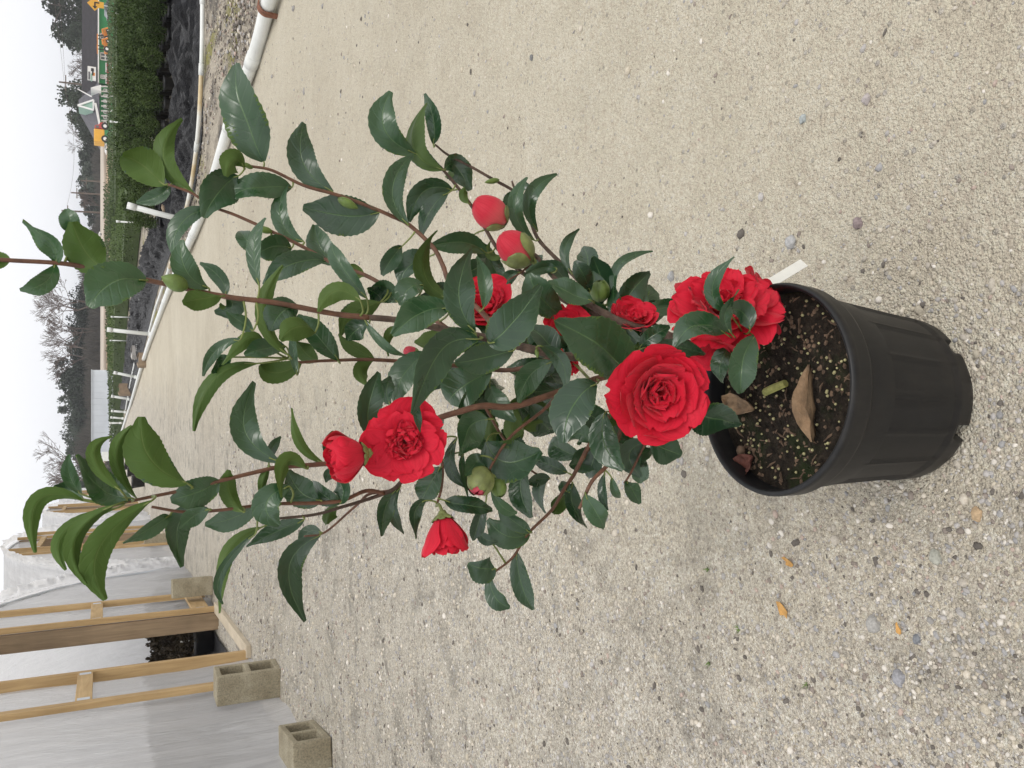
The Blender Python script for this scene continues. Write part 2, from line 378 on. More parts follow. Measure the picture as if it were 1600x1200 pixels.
# ------------------------------------------------------------------ ground
def axis(lo, hi, fine_lo, fine_hi, step, g=1.13):
    a = list(np.arange(fine_lo, fine_hi + 1e-6, step)); d = step; x = fine_hi
    while x < hi: d *= g; x += d; a.append(x)
    d = step; x = fine_lo
    while x > lo: d *= g; x -= d; a.insert(0, x)
    return a
xs = axis(-900, 900, -1.2, 1.2, .02); ys = axis(-60, 1500, .45, 2.6, .02, 1.10)
def bumpz(x, y):
    r = math.hypot(x, y)
    if r > 40: return gz(x, y)
    k = 1.0 if x < 0 else .6
    return gz(x, y) + .010 * noise.noise((x * 1.4, y * 1.4, 0)) * min(1, r) + k * (.0035 * noise.noise((x * 13, y * 13, 3)) + .0018 * noise.noise((x * 33, y * 33, 9)))
nx, ny = len(xs), len(ys)
g = MB(); g.v = [Vector((x, y, bumpz(x, y))) for y in ys for x in xs]
g.f = [(j * nx + i, j * nx + i + 1, (j + 1) * nx + i + 1, (j + 1) * nx + i) for j in range(ny - 1) for i in range(nx - 1)]
g.m = [0] * len(g.f)
tag(g.build('ground', M['sand'], smooth=True), 'pale sandy gravel path and ground of the nursery', kind='structure')
# the kerb line of the path: the big white pipe
PIPE = [gd(484, -140), gd(436, 0), gd(410, 78), gd(389, 145), gd(360, 222), gd(318, 345), gd(285, 420), gd(258, 480), gd(232, 550), gd(210, 620), gd(196, 660), gd(186, 690)]
pipe_s = smooth_path(PIPE, 8)
def sheet(name, left, right, z, mat, amp=0, fr=3, nu=24, label=None, kind='structure', seed=0, cat=None, kk=8):
    """sheet between two polylines of equal count"""
    L = smooth_path(left, kk); Rr = smooth_path(right, kk); b = MB(); k = len(L)
    for i in range(k):
        for j in range(nu + 1):
            p = L[i].lerp(Rr[i], j / nu); h = gz(p.x, p.y) + z
            if amp:
                q = (p.x * fr * .55, p.y * fr * 1.25 + noise.noise((p.x, p.y, 1)) * 1.2, seed); ed = min(1, j / nu * 6, (1 - j / nu) * 6)
                h += amp * (.55 + abs(noise.noise(q)) * 1.4 - abs(noise.noise((p.x * fr * 1.3, p.y * fr * 3.1, seed + 5))) * .8) * ed
            b.v.append(Vector((p.x, p.y, h)))
    b.f = [(i * (nu + 1) + j, i * (nu + 1) + j + 1, (i + 1) * (nu + 1) + j + 1, (i + 1) * (nu + 1) + j) for i in range(k - 1) for j in range(nu)]
    b.m = [0] * len(b.f)
    return tag(b.build(name, mat, smooth=True), label, cat, None, kind)
left = [p + Vector((.10, 0, 0)) for p in PIPE]
right = [Vector((p.x + 9 + .35 * p.y, p.y + 2.0, 0)) for p in PIPE]
sheet('verge', left, right, .016, M['verge'], .03, 2.0, 40, 'brown dirt verge with moss beyond the white pipe')
# wrinkled black ground cloth between the pipe and the beds
CL = [gd(331, -150), gd(325, 0), gd(322, 150), gd(316, 250), gd(298, 330), gd(268, 400), gd(244, 470), gd(228, 540), gd(214, 590), gd(200, 640)]
CR = [gd(270, -150), gd(278, 0), gd(280, 150), gd(272, 250), gd(255, 320), gd(225, 400), gd(208, 470), gd(200, 540), gd(194, 590), gd(188, 640)]
sheet('ground_cloth', CL, CR, .032, M['cloth'], .13, 3.4, 70, 'wrinkled black woven ground cloth along the plant beds', 'structure', 3, None, 44)
# ------------------------------------------------------------------ gravel
def ico():
    t = (1 + 5 ** .5) / 2
    v = np.array([(-1, t, 0), (1, t, 0), (-1, -t, 0), (1, -t, 0), (0, -1, t), (0, 1, t), (0, -1, -t), (0, 1, -t), (t, 0, -1), (t, 0, 1), (-t, 0, -1), (-t, 0, 1)], float)
    v /= np.linalg.norm(v[0])
    f = np.array([(0, 11, 5), (0, 5, 1), (0, 1, 7), (0, 7, 10), (0, 10, 11), (1, 5, 9), (5, 11, 4), (11, 10, 2), (10, 7, 6), (7, 1, 8), (3, 9, 4), (3, 4, 2), (3, 2, 6), (3, 6, 8), (3, 8, 9), (4, 9, 5), (2, 4, 11), (6, 2, 10), (8, 6, 7), (9, 8, 1)])
    return v, f
IV, IF = ico()
a = N('gravel_stone'); at = a.n('Attribute', attribute_name='stone'); v = a.coord()
a.base(a.mix(.5, at.outputs['Color'], a.ramp(a.noise(300, 4, .7, v), [(.3, (.3,) * 3), (.7, (.68,) * 3)]), 'OVERLAY')); a.rough(.85); a.set(Specular_IOR_Level=.3)
a.bump(a.noise(500, 3, .6, v), .5, .002); M['stone'] = a.mat
def gravel(n, seed, szlo, szhi, rmax, name, label, verge=False, grit=False):
    rg = np.random.default_rng(seed); pos = []
    while len(pos) < n and verge:
        p = pipe_s[rg.integers(4, 50)]; x = p.x + .12 + rg.random() * 2.6; y = p.y + rg.random() * .8
        if noise.noise((x * 1.3, y * .6, 5)) + .35 * rg.random() > .05: pos.append((x, y))
    while len(pos) < n:
        y = .5 + (rmax - .5) * rg.random() ** 2.1; x = (rg.random() - .5) * (1.12 * y + .35)
        k = noise.noise((x * 1.7, y * 1.7, 2)) * .5 + noise.noise((x * 5, y * 5, 7)) * .5
        dens = .42 - .55 * x / (.35 + .4 * y) + .9 * k
        if grit: dens = .05 - 1.3 * x / (.35 + .4 * y) + 1.3 * k
        if rg.random() > min(1, max(.01 if grit else .10, dens)): continue
        if math.hypot(x + .022, y - .885) < .122: continue
        pos.append((x, y))
    pos = np.array(pos); z = np.array([bumpz(a_, b_) + (.034 if verge else 0) for a_, b_ in pos])
    s = szlo + (szhi - szlo) * rg.random(n) ** 4.0
    s *= .70 + .30 * np.minimum(8, pos[:, 1])
    rot = rg.random(n) * 6.28; c, sn = np.cos(rot), np.sin(rot)
    vv = IV[None] * (1 + .5 * (rg.random((n, 12, 1)) - .5))
    vv = vv * (s[:, None, None] * np.stack([1 + .5 * rg.random(n), .7 + .4 * rg.random(n), .45 + .3 * rg.random(n)], 1)[:, None, :])
    x = vv[..., 0] * c[:, None] - vv[..., 1] * sn[:, None]; y = vv[..., 0] * sn[:, None] + vv[..., 1] * c[:, None]
    V = np.stack([x + pos[:, :1], y + pos[:, 1:], vv[..., 2] + (z - s * .02)[:, None]], -1).reshape(-1, 3)
    Fc = (IF[None] + 12 * np.arange(n)[:, None, None]).reshape(-1, 3)
    me = bpy.data.meshes.new(name); me.vertices.add(len(V)); me.vertices.foreach_set('co', V.astype(np.float32).ravel())
    me.loops.add(Fc.size); me.loops.foreach_set('vertex_index', Fc.astype(np.int32).ravel())
    me.polygons.add(len(Fc)); me.polygons.foreach_set('loop_start', np.arange(0, Fc.size, 3, dtype=np.int32))
    pal = np.array([(.50, .45, .36), (.46, .42, .36), (.56, .51, .43), (.36, .345, .33), (.43, .41, .395), (.34, .335, .335), (.66, .62, .56), (.27, .23, .20), (.14, .125, .11), (.44, .35, .30)])
    pr = np.array([.24, .2, .16, .09, .09, .05, .06, .05, .03, .03])
    if grit: pr = np.array([.12, .14, .12, .14, .14, .08, .10, .07, .07, .02])
    if verge: pr = np.array([.06, .06, .04, .10, .06, .05, .03, .30, .35, .08])
    ci = rg.choice(len(pal), n, p=pr / pr.sum()); colr = pal[ci] * (.85 + .3 * rg.random((n, 1)))
    at_ = me.color_attributes.new('stone', 'FLOAT_COLOR', 'POINT')
    at_.data.foreach_set('color', np.concatenate([np.repeat(colr, 12, 0), np.ones((n * 12, 1))], 1).astype(np.float32).ravel())
    me.materials.append(M['stone']); me.update(calc_edges=True)
    o = bpy.data.objects.new(name, me); col.objects.link(o); tag(o, label, 'gravel', None, 'stuff')
gravel(52000, 3, .0010, .0046, 9.0, 'gravel', 'fine pale gravel scattered over the sandy path')
gravel(1300, 5, .003, .0095, 8.0, 'coarse_gravel', 'coarser grey and tan stones lying on the path')
gravel(16000, 15, .0020, .0062, 8.0, 'grit', 'loose grey grit on the greenhouse side of the path', False, True)
gravel(5000, 9, .002, .0075, 9.0, 'verge_litter', 'dark crumbs and dead leaf litter on the verge beyond the pipe', True)
def stone(x, y, px, colr, label, sq=.62, seed=0):
    p = gd(x, y); s = px / 2 * mpp(p); b = MB(); rg = random.Random(seed)
    import bmesh as _b
    bm = _b.new(); _b.ops.create_icosphere(bm, subdivisions=3, radius=1)
    for vv in bm.verts:
        n_ = 1 + .30 * noise.noise(vv.co * 1.3 + Vector((seed, 0, 0))) + .10 * noise.noise(vv.co * 3.5 + Vector((seed, 5, 0)))
        vv.co = Vector((vv.co.x * n_ * s, vv.co.y * n_ * s * .85, vv.co.z * n_ * s * sq))
    b.v = [vv.co.copy() + Vector((p.x, p.y, bumpz(p.x, p.y) + s * sq * .22)) for vv in bm.verts]; b.f = [tuple(q.index for q in f.verts) for f in bm.faces]; b.m = [0] * len(b.f); bm.free()
    tag(b.build('stone', simple('stone_%d' % seed, colr, .8, .3, 220, .4, .002), smooth=True), label, 'stone')
for i, a_ in enumerate([
    (1346, 350, 19, (.24, .19, .19), 'smooth purplish brown pebble on open sand right of the pot'),
    (1358, 156, 17, (.40, .36, .35), 'angular pinkish grey stone on fine sand far from the pot'),
    (1256, 186, 15, (.33, .36, .36), 'small blue grey pebble beside crumbled clods of sand'),
    (1463, 870, 24, (.36, .36, .31), 'oval pale greenish stone in the dark gritty patch'),
    (1407, 1059, 26, (.30, .30, .32), 'dark speckled granite chip in coarse gravel'),
    (1368, 975, 27, (.37, .36, .34), 'rounded mottled grey stone among the gravel grit'),
    (1434, 998, 17, (.20, .21, .23), 'small dark slate coloured chip near an orange leaf scrap'),
    (1240, 380, 22, (.38, .38, .38), 'half buried pale grey stone behind the white plant label'),
    (1049, 432, 16, (.33, .33, .33), 'grey stone half sunk in sand behind the top flower'),
    (1527, 803, 22, (.46, .33, .20), 'orange tan stone close to the pot base'),
    (830, 90, 10, (.18, .18, .18), 'tiny dark pebble alone on the far sand')]):
    stone(*a_[:4], a_[4], seed=i + 1)
# orange scraps of fallen leaf
def scrap(x, y, px, ang, label, seed):
    p = gd(x, y); s = px * mpp(p) / 2; b = MB(); n = 9; rg = random.Random(seed); top = []
    for j in range(n):
        an = 2 * math.pi * j / n; r = s * (.6 + .6 * rg.random())
        q = Vector((math.cos(an) * r * 1.3, math.sin(an) * r * .6, 0)); q.rotate(Matrix.Rotation(ang, 3, 'Z'))
        q += p; q.z = bumpz(q.x, q.y) + .004 + .004 * rg.random(); top.append(q)
    b.prism(top, (0, 0, .0012)); tag(b.build('leaf_scrap', M['orangeleaf']), label, 'leaf scrap')
scrap(1226, 950, 26, .6, 'largest torn orange leaf scrap on the gravel', 1); scrap(1237, 878, 18, 1.2, 'small orange leaf scrap lying beside a larger one', 2)
scrap(1409, 980, 16, .4, 'thin orange leaf scrap in gritty gravel by the slate chip', 4)
for i, (x, y) in enumerate(((1107, 890), (1155, 983), (1108, 1036), (1262, 1070))):
    p = gd(x, y); b = MB(); rg = random.Random(i)
    for k in range(9):
        an = rg.random() * 6.3; r = .004 + .007 * rg.random(); q = p + Vector((rg.uniform(-.003, .003), rg.uniform(-.003, .003), bumpz(p.x, p.y)))
        t_ = q + Vector((math.cos(an) * r, math.sin(an) * r, r * .8)); s_ = Vector((-math.sin(an), math.cos(an), 0)) * .0012
        b.add([q - s_, q + s_, t_], [(0, 1, 2)]); b.add([q - s_ + Vector((0, 0, -.0006)), t_ + Vector((0, 0, -.0006)), q + s_ + Vector((0, 0, -.0006))], [(0, 1, 2)])
    tag(b.build('weed_sprout', M['bud_green']), 'tiny green weed sprout growing in the gravel', 'weed', 'weed sprouts in the gravel')
# ------------------------------------------------------------------ nursery pot
PC = Vector((-.022, .885, 0)); PH = .252; TILT = Matrix.Rotation(R(3.5), 3, 'Y')
def tl(p): return PC + TILT @ (Vector(p) - PC) + Vector((0, 0, -.004))
pot = thing('nursery_pot', PC, 'black plastic nursery pot of dark soil holding the red camellia', 'plant pot')
def rf(r, z, a):
    if .035 < z < .205 and r > .1:      # shallow moulded panels
        k = (a / (2 * math.pi) * 16) % 1.0; e_ = min(k, 1 - k)
        top = .205 - .025 * (abs(k - .5) * 2) ** 2.5
        if z < top: return r - .0030 * min(1, max(0, (e_ - .03) / .05)) * min(1, (top - z) / .012)
        return r
    if z < .024 and r > .1:             # drain notches at the foot
        k = ((a / (2 * math.pi) * 6) + .38) % 1.0
        if abs(k - .5) < .085: return r - .02
    return r
def wallr(z): return .116 + (.134 - .116) * (z / .23)
b = MB(); prof = [(.02, .012), (.100, .012), (.106, .002), (.113, 0.0), (wallr(.002), .004)] + [(wallr(z), z) for z in np.linspace(.012, .222, 42)]
b.lathe(prof, PC, 192, 0, rf); b.v = [tl(v) for v in b.v]
body = b.build('pot_wall', M['pot'], pot, True)
b = MB(); b.lathe([(.1315, .212), (.1385, .216), (.1410, .222), (.1405, .236), (.1418, .240), (.1424, .247), (.1405, .252), (.1375, .2525), (.1350, .250), (.1335, .240), (.1325, .20), (.128, .165)], PC, 128)
b.v = [tl(v) for v in b.v]; b.build('rim', M['pot'], pot, True)
SZ = .218
def soilz(x, y):
    return SZ + .005 * noise.noise((x * 22, y * 22, 0)) + .003 * noise.noise((x * 70, y * 70, 4)) + .012 * max(0, 1 - math.hypot(x - PC.x, y - PC.y - .02) / .09) * .6
b = MB(); nr, na = 40, 120
for i in range(nr + 1):
    for j in range(na):
        r = .1345 * i / nr; a_ = 2 * math.pi * j / na; x, y = PC.x + r * math.cos(a_), PC.y + r * math.sin(a_)
        b.v.append(tl((x, y, soilz(x, y) + random.uniform(-.0008, .0008))))
b.f = [(i * na + j, i * na + (j + 1) % na, (i + 1) * na + (j + 1) % na, (i + 1) * na + j) for i in range(nr) for j in range(na)]; b.m = [0] * len(b.f)
b.build('potting_soil', M['soil'], pot, True)
# crumbs, chips and fertiliser beads in the soil
def ball(b, c, r, sq=1.0, mi=0, rnd=.0):
    b.add([Vector(c) + Vector((q[0] * r, q[1] * r, q[2] * r * sq)) * (1 + rnd * random.uniform(-1, 1)) for q in IV], [tuple(f) for f in IF.tolist()], mi)
def soilpt(rmax=.125):
    r = rmax * math.sqrt(random.random()); a_ = random.random() * 6.283
    x, y = PC.x + r * math.cos(a_), PC.y + r * math.sin(a_); return Vector((x, y, soilz(x, y)))
b = MB()
for i in range(140): q = soilpt(); ball(b, tl(q + Vector((0, 0, .0012))), random.uniform(.0016, .0026))
tag(b.build('fertilizer_beads', M['fert'], pot, True), 'pale yellow fertilizer beads on the soil', kind='stuff')
b = MB()
for i in range(900):
    q = soilpt(.13); ball(b, tl(q), random.uniform(.001, .0042), .6, random.choice((0, 0, 1)), .35)
for i in range(90):
    q = soilpt(.125); an_ = random.random() * 6.3; ln2 = random.uniform(.003, .010); dv = Vector((math.cos(an_), math.sin(an_), random.uniform(-.2, .5))) * ln2
    b.tube([tl(q - dv), tl(q + Vector((0, 0, .002))), tl(q + dv)], [.0005, random.uniform(.0009, .0022), .0004], 4, 1)
for i in range(0):
    rot = Matrix.Rotation(random.random() * 6.3, 3, 'Z') @ Matrix.Rotation(random.uniform(-.4, .4), 3, 'X')
    b.box(tl(q + Vector((0, 0, .002))), (random.uniform(.008, .022), random.uniform(.003, .007), .002), rot, 1)
tag(b.build('bark_crumbs', [M['soil'], M['chip']], pot), 'crumbs and slivers of bark mixed in the soil', kind='stuff')
# dry leaves, stick and plant label resting in the pot
def soil_at(x, y):
    d = fwd + rgt * ((600 - y) / F) + upv * ((800 - x) / F); t = (SZ + .004 - H) / d.z; return Vector((0, 0, H)) + d * t
def curled(name, p0, p1, wd, lift, mat, label, seed, cat='dead leaf'):
    b = MB(); n, k = 12, 6; ax = p1 - p0; sd_ = Vector((-ax.y, ax.x, 0)).normalized()
    for s in range(n + 1):
        t = s / n; wv = wd * math.sin(math.pi * min(1, t * .96 + .02)) ** .8
        for j in range(-k, k + 1):
            u = j / k; q = p0.lerp(p1, t) + sd_ * u * wv * (1 + .2 * noise.noise((t * 4, u, seed)))
            q.z += lift * (u * u) * math.sin(math.pi * t) + lift * .5 * t * t + .006 * noise.noise((t * 6, u * 3, seed)) + .003
            b.v.append(q)
    c_ = 2 * k + 1; b.f = [(s * c_ + j, s * c_ + j + 1, (s + 1) * c_ + j + 1, (s + 1) * c_ + j) for s in range(n) for j in range(2 * k)]; b.m = [0] * len(b.f)
    nv = len(b.v); b.v += [v_ + Vector((0, 0, -.0008)) for v_ in b.v]; b.f += [tuple(reversed([i + nv for i in f])) for f in b.f]; b.m = [0] * len(b.f)
    tag(b.build(name, mat, smooth=True), label, cat)
curled('dead_leaf', soil_at(1266, 570), soil_at(1282, 690), .013, .022, M['dryleaf'], 'large curled tan dead leaf against the pot rim', 2)
curled('dead_leaf', soil_at(1158, 742), soil_at(1183, 712), .016, .012, M['redleaf'], 'crumpled reddish brown dead leaf on the dark soil', 5)
curled('dead_leaf', soil_at(1130, 622), soil_at(1185, 640), .014, .010, M['dryleaf'], 'flat brown dead leaf lying below the flowers', 9)
curled('dead_leaf', soil_at(1180, 545), soil_at(1192, 520), .012, .008, M['redleaf'], 'small pinkish brown leaf bit under the large red bloom', 11)
p0, p1 = soil_at(1199, 613), soil_at(1231, 599); b = MB(); b.tube([p0 + Vector((0, 0, .004)), (p0 + p1) / 2 + Vector((0, 0, .005)), p1 + Vector((0, 0, .004))], [.0055, .0058, .0052], 7)
tag(b.build('stick', M['stick']), 'short yellow green cut stick on the soil', 'stick')
b = MB(); q = soil_at(1160, 704); ball(b, q + Vector((0, 0, .003)), .009, .7, 0, .12); tag(b.build('stone', M['chip'], smooth=True), 'brown pebble on the soil beside a reddish dead leaf', 'stone')
p1 = pt(1256, 411, .962); p0 = pt(1195, 448, .955); ax = (p1 - p0).normalized(); sdv = ax.cross(Vector((0, -.55, .83))).normalized() * .0075
b = MB(); lo = p0 - ax * .03; b.prism([lo - sdv * .4, lo + sdv * .4, p0 + sdv, p1 + sdv, p1 - sdv, p0 - sdv], sdv.cross(ax).normalized() * .0012)
tag(b.build('plant_label', M['tagw']), 'white plastic plant label stuck in the soil at the pot edge', 'plant label')
# ------------------------------------------------------------------ camellia
base = soil_at(1168, 592)
shrub = thing('camellia_shrub', base, 'tall glossy leaved camellia with red blooms growing in the black pot', 'shrub')
BR = []     # (pixel x, pixel y, depth Y, branch object)
def branch(pts, r0, r1, mat, k=6):
    ctrl = [pt(*p) if len(p) == 3 else Vector(p[:3]) for p in pts]
    path = smooth_path(ctrl, k); n = len(path)
    rad = [(r0 + (r1 - r0) * i / (n - 1)) * (1 + .12 * noise.noise((i * .9, r0 * 1e4, 1))) for i in range(n)]
    o = MB().tube(path, rad, 8).build('branch', M[mat], shrub, True)
    for i in range(len(pts) - 1):
        for j in range(8):
            t = j / 8; BR.append((*[pts[i][q] * (1 - t) + pts[i + 1][q] * t for q in range(3)], o))
    BR.append((*pts[-1], o)); return o
by = base.y
b0 = (1172, 592, by)
trunk = branch([b0, (1120, 565, by + .005), (1075, 540, .92), (1040, 524, .93)], .0085, .0070, 'old_bark')
branch([(1040, 524, .93), (1005, 513, .945), (969, 502, .955), (926, 479, .965), (907, 467, .97), (885, 450, .98), (862, 430, .985), (840, 402, .99), (830, 396, .99)], .0060, .0022, 'old_bark')      # F
branch([(1075, 540, .92), (1010, 552, .90), (940, 558, .885), (872, 556, .875), (837, 547, .87), (802, 539, .868), (755, 527, .868), (712, 518, .87), (667, 509, .872), (620, 500, .875), (576, 496, .875)], .0058, .0032, 'old_bark')   # A low
branch([(576, 496, .875), (520, 490, .875), (430, 473, .87), (350, 463, .865), (250, 442, .86), (170, 425, .855), (100, 412, .85), (20, 407, .845), (-30, 404, .84)], .0030, .0017, 'young_bark')
branch([(700, 515, .871), (660, 485, .91), (625, 462, .94), (575, 432, .96), (522, 412, .97), (470, 384, .98), (425, 362, .98), (370, 337, .985), (330, 322, .985), (300, 302, .985), (262, 288, .985)], .0030, .0013, 'young_bark')   # B
branch([(790, 536, .868), (755, 490, .92), (705, 445, .97), (692, 415, .985), (677, 387, .99), (640, 352, 1.0), (615, 339, 1.0), (575, 322, 1.0), (525, 304, 1.0), (475, 290, 1.0), (427, 267, 1.0), (400, 261, 1.0), (380, 259, 1.0)], .0034, .0014, 'young_bark')   # C
branch([(969, 502, .955), (900, 480, 1.0), (827, 434, 1.03), (800, 412, 1.035), (775, 385, 1.035), (757, 355, 1.035), (730, 312, 1.035), (692, 265, 1.03), (680, 255, 1.03)], .0036, .0017, 'old_bark')    # D
branch([(926, 479, .965), (905, 440, 1.01), (875, 410, 1.04), (840, 372, 1.05), (825, 332, 1.055), (807, 302, 1.06), (770, 280, 1.06), (735, 260, 1.06), (700, 242, 1.06), (680, 226, 1.06)], .0034, .0014, 'old_bark')  # E
branch([(807, 302, 1.06), (802, 290, 1.062), (800, 283, 1.063)], .0018, .0014, 'old_bark', 3)
branch([(1040, 524, .93), (1020, 505, .96), (1000, 492, .98), (972, 480, 1.0), (950, 475, 1.01)], .0036, .002, 'old_bark')
branch([(1100, 553, .915), (1010, 575, .90), (940, 590, .895), (875, 612, .89), (802, 635, .885), (757, 634, .88), (722, 642, .88), (672, 660, .885), (625, 700, .89), (590, 722, .885), (522, 724, .875), (480, 727, .87), (435, 730, .865), (407, 736, .86), (345, 751, .85), (290, 765, .845), (237, 776, .84), (195, 785, .835)], .0046, .0013, 'young_bark')    # G
branch([(672, 660, .885), (648, 725, .90), (625, 755, .905), (610, 767, .905), (575, 780, .905), (535, 792, .90), (492, 804, .90), (437, 810, .895)], .0030, .0014, 'old_bark')    # H
branch([(600, 771, .905), (572, 767, .90), (535, 782, .885), (495, 786, .88), (440, 787, .87), (400, 790, .865), (345, 797, .855), (289, 800, .85), (237, 792, .845)], .0024, .0013, 'young_bark')
branch([(610, 767, .905), (577, 772, .91), (562, 785, .915), (545, 800, .92), (507, 832, .925), (475, 838, .925)], .0018, .0010, 'young_bark')
branch([(872, 556, .875), (800, 578, .93), (720, 572, .96), (632, 565, .965), (582, 562, .965), (555, 562, .965), (500, 564, .965), (467, 566, .96), (450, 560, .96)], .0030, .0013, 'young_bark')   # I
branch([(1120, 565, by + .005), (1040, 590, .93), (980, 625, .94), (939, 666, .94), (918, 701, .94), (897, 741, .94), (881, 765, .935), (862, 797, .93), (825, 834, .925), (801, 871, .92), (771, 895, .915)], .0040, .0013, 'young_bark')  # J
branch([(980, 625, .94), (965, 690, .90), (951, 724, .885), (925, 752, .88), (910, 785, .88), (905, 795, .88)], .0028, .0020, 'young_bark')
branch([(1060, 590, .93), (1035, 645, .92), (1010, 690, .915), (985, 740, .91), (975, 755, .91)], .0022, .0012, 'young_bark')
branch([(875, 612, .89), (850, 640, .90), (800, 680, .89), (772, 720, .88), (760, 745, .875)], .0024, .0012, 'young_bark')
branch([(672, 660, .885), (690, 720, .90), (690, 760, .90), (682, 790, .895)], .0022, .0014, 'young_bark')
branch([(757, 634, .88), (790, 690, .93), (830, 735, .94), (858, 748, .94)], .0020, .0010, 'young_bark')
branch([(840, 402, .99), (815, 425, 1.0), (790, 440, 1.0)], .0016, .0010, 'young_bark', 4)
branch([(1120, 565, by + .005), (1140, 545, .88), (1150, 530, .86), (1160, 520, .855)], .003, .0018, 'young_bark', 4)
# leaves: base, point on the midrib half way, tip, visible breadth, side shown, depth offset
def prof_w(s):
    return (s ** .70) * ((1 - s) ** .60) / .407 * (1 - .42 * max(0, (s - .72) / .28) ** 1.3 * (1 - max(0, (s - .93) / .07))) if 0 < s < 1 else 0
def leaf(bx, by_, mx_, my_, tx, ty, wpx, kind='u', off=0.0, roll=None, rg=random):
    best = min(BR, key=lambda q: (q[0] - bx) ** 2 + (q[1] - by_) ** 2 + (1e4 * (q[2] - .9 - off)) ** 2 * .004 * .01)
    Yb = best[2] + off
    dt = rg.uniform(-.022, .022); dm = rg.uniform(-.008, .012)
    B, T = pt(bx, by_, Yb), pt(tx, ty, Yb + dt + off * .3); Mi = pt(mx_, my_, Yb + dt * .5 + dm + off * .15)
    Cc = 2 * Mi - (B + T) / 2
    ns, nu = 26, 4
    if roll is None: roll = rg.uniform(-32, 32)
    if kind == 'n': roll += 180
    ro = R(roll); ln = (Mi - B).length + (T - Mi).length
    hw = wpx / 2 * mpp(Mi) / max(.45, abs(math.cos(ro)))
    hw *= .78 if kind == 'n' else .87
    curl = rg.uniform(-.05, .55); cside = rg.uniform(-.2, .2); twist = rg.uniform(-1.1, 1.1)
    fold = rg.uniform(.12, .42); wav = rg.uniform(.01, .05); ph = rg.uniform(0, 6.3); droop = rg.uniform(-.04, .10)
    b = MB(); b.uv = []; top = []; bot = []
    for i in range(ns + 1):
        s = i / ns; p = B * (1 - s) ** 2 + Cc * 2 * s * (1 - s) + T * s * s
        t = (2 * (1 - s) * (Cc - B) + 2 * s * (T - Cc)).normalized()
        tcv = (Vector((0, 0, H)) - p); n0 = (tcv - t * tcv.dot(t)).normalized(); n0.rotate(Matrix.Rotation(ro + twist * (s - .3), 3, t))
        ac = t.cross(n0).normalized(); wv = hw * max(.03, prof_w(min(.985, max(.01, s)))) * (1 + (.026 if i % 2 else -.026) * (s > .15))
        for j in range(-nu, nu + 1):
            u = j / nu
            hgt = fold * abs(u) ** 1.2 * wv - .22 * fold * (abs(u) ** 3) * wv + wav * hw * 2.2 * math.sin(9 * s + ph + (2.2 if u > 0 else 0)) * u * u - curl * ln * max(0, s - .5) ** 2 * 1.2 + .10 * hw * noise.noise((s * 3.5 + ph, u * 1.4, ph))
            q = p + ac * (u * wv * (1 - .10 * fold) + cside * hw * math.sin(3.14 * s)) + n0 * hgt
            top.append(q); bot.append(q - n0 * (.00035 * (1 - abs(u) ** 4) + (.0007 if j == 0 else 0)))
            b.uv.append(((u + 1) / 2, s))
    c_ = 2 * nu + 1
    b.uv = b.uv + list(b.uv)
    fs = [(i * c_ + j, (i + 1) * c_ + j, (i + 1) * c_ + j + 1, i * c_ + j + 1) for i in range(ns) for j in range(2 * nu)]
    fl = (top[c_] - top[0]).cross(top[1] - top[0])
    b.add(top, [f[::-1] for f in fs], 0); b.add(bot, fs, 1)
    s_ = b.v[0:0]
    # petiole from the branch
    A = pt(best[0], best[1], best[2]); d = (B - A).length
    t0 = (Cc - B).normalized()
    pp = [A, A.lerp(B, .5) + t0 * min(.004, d * .2) * -1, B, B + t0 * ln * .12] if d > .002 else [A, B, B + t0 * ln * .12]
    pp = smooth_path(pp, 3); k0 = len(b.v); b.tube(pp, [.0013 - .0006 * i / (len(pp) - 1) for i in range(len(pp))], 5, 2)
    b.uv += [(.5, .5)] * (len(b.v) - k0)
    return b.build('leaf', [M['leaf_top'], M['leaf_under'], M['petiole']], best[3], True)
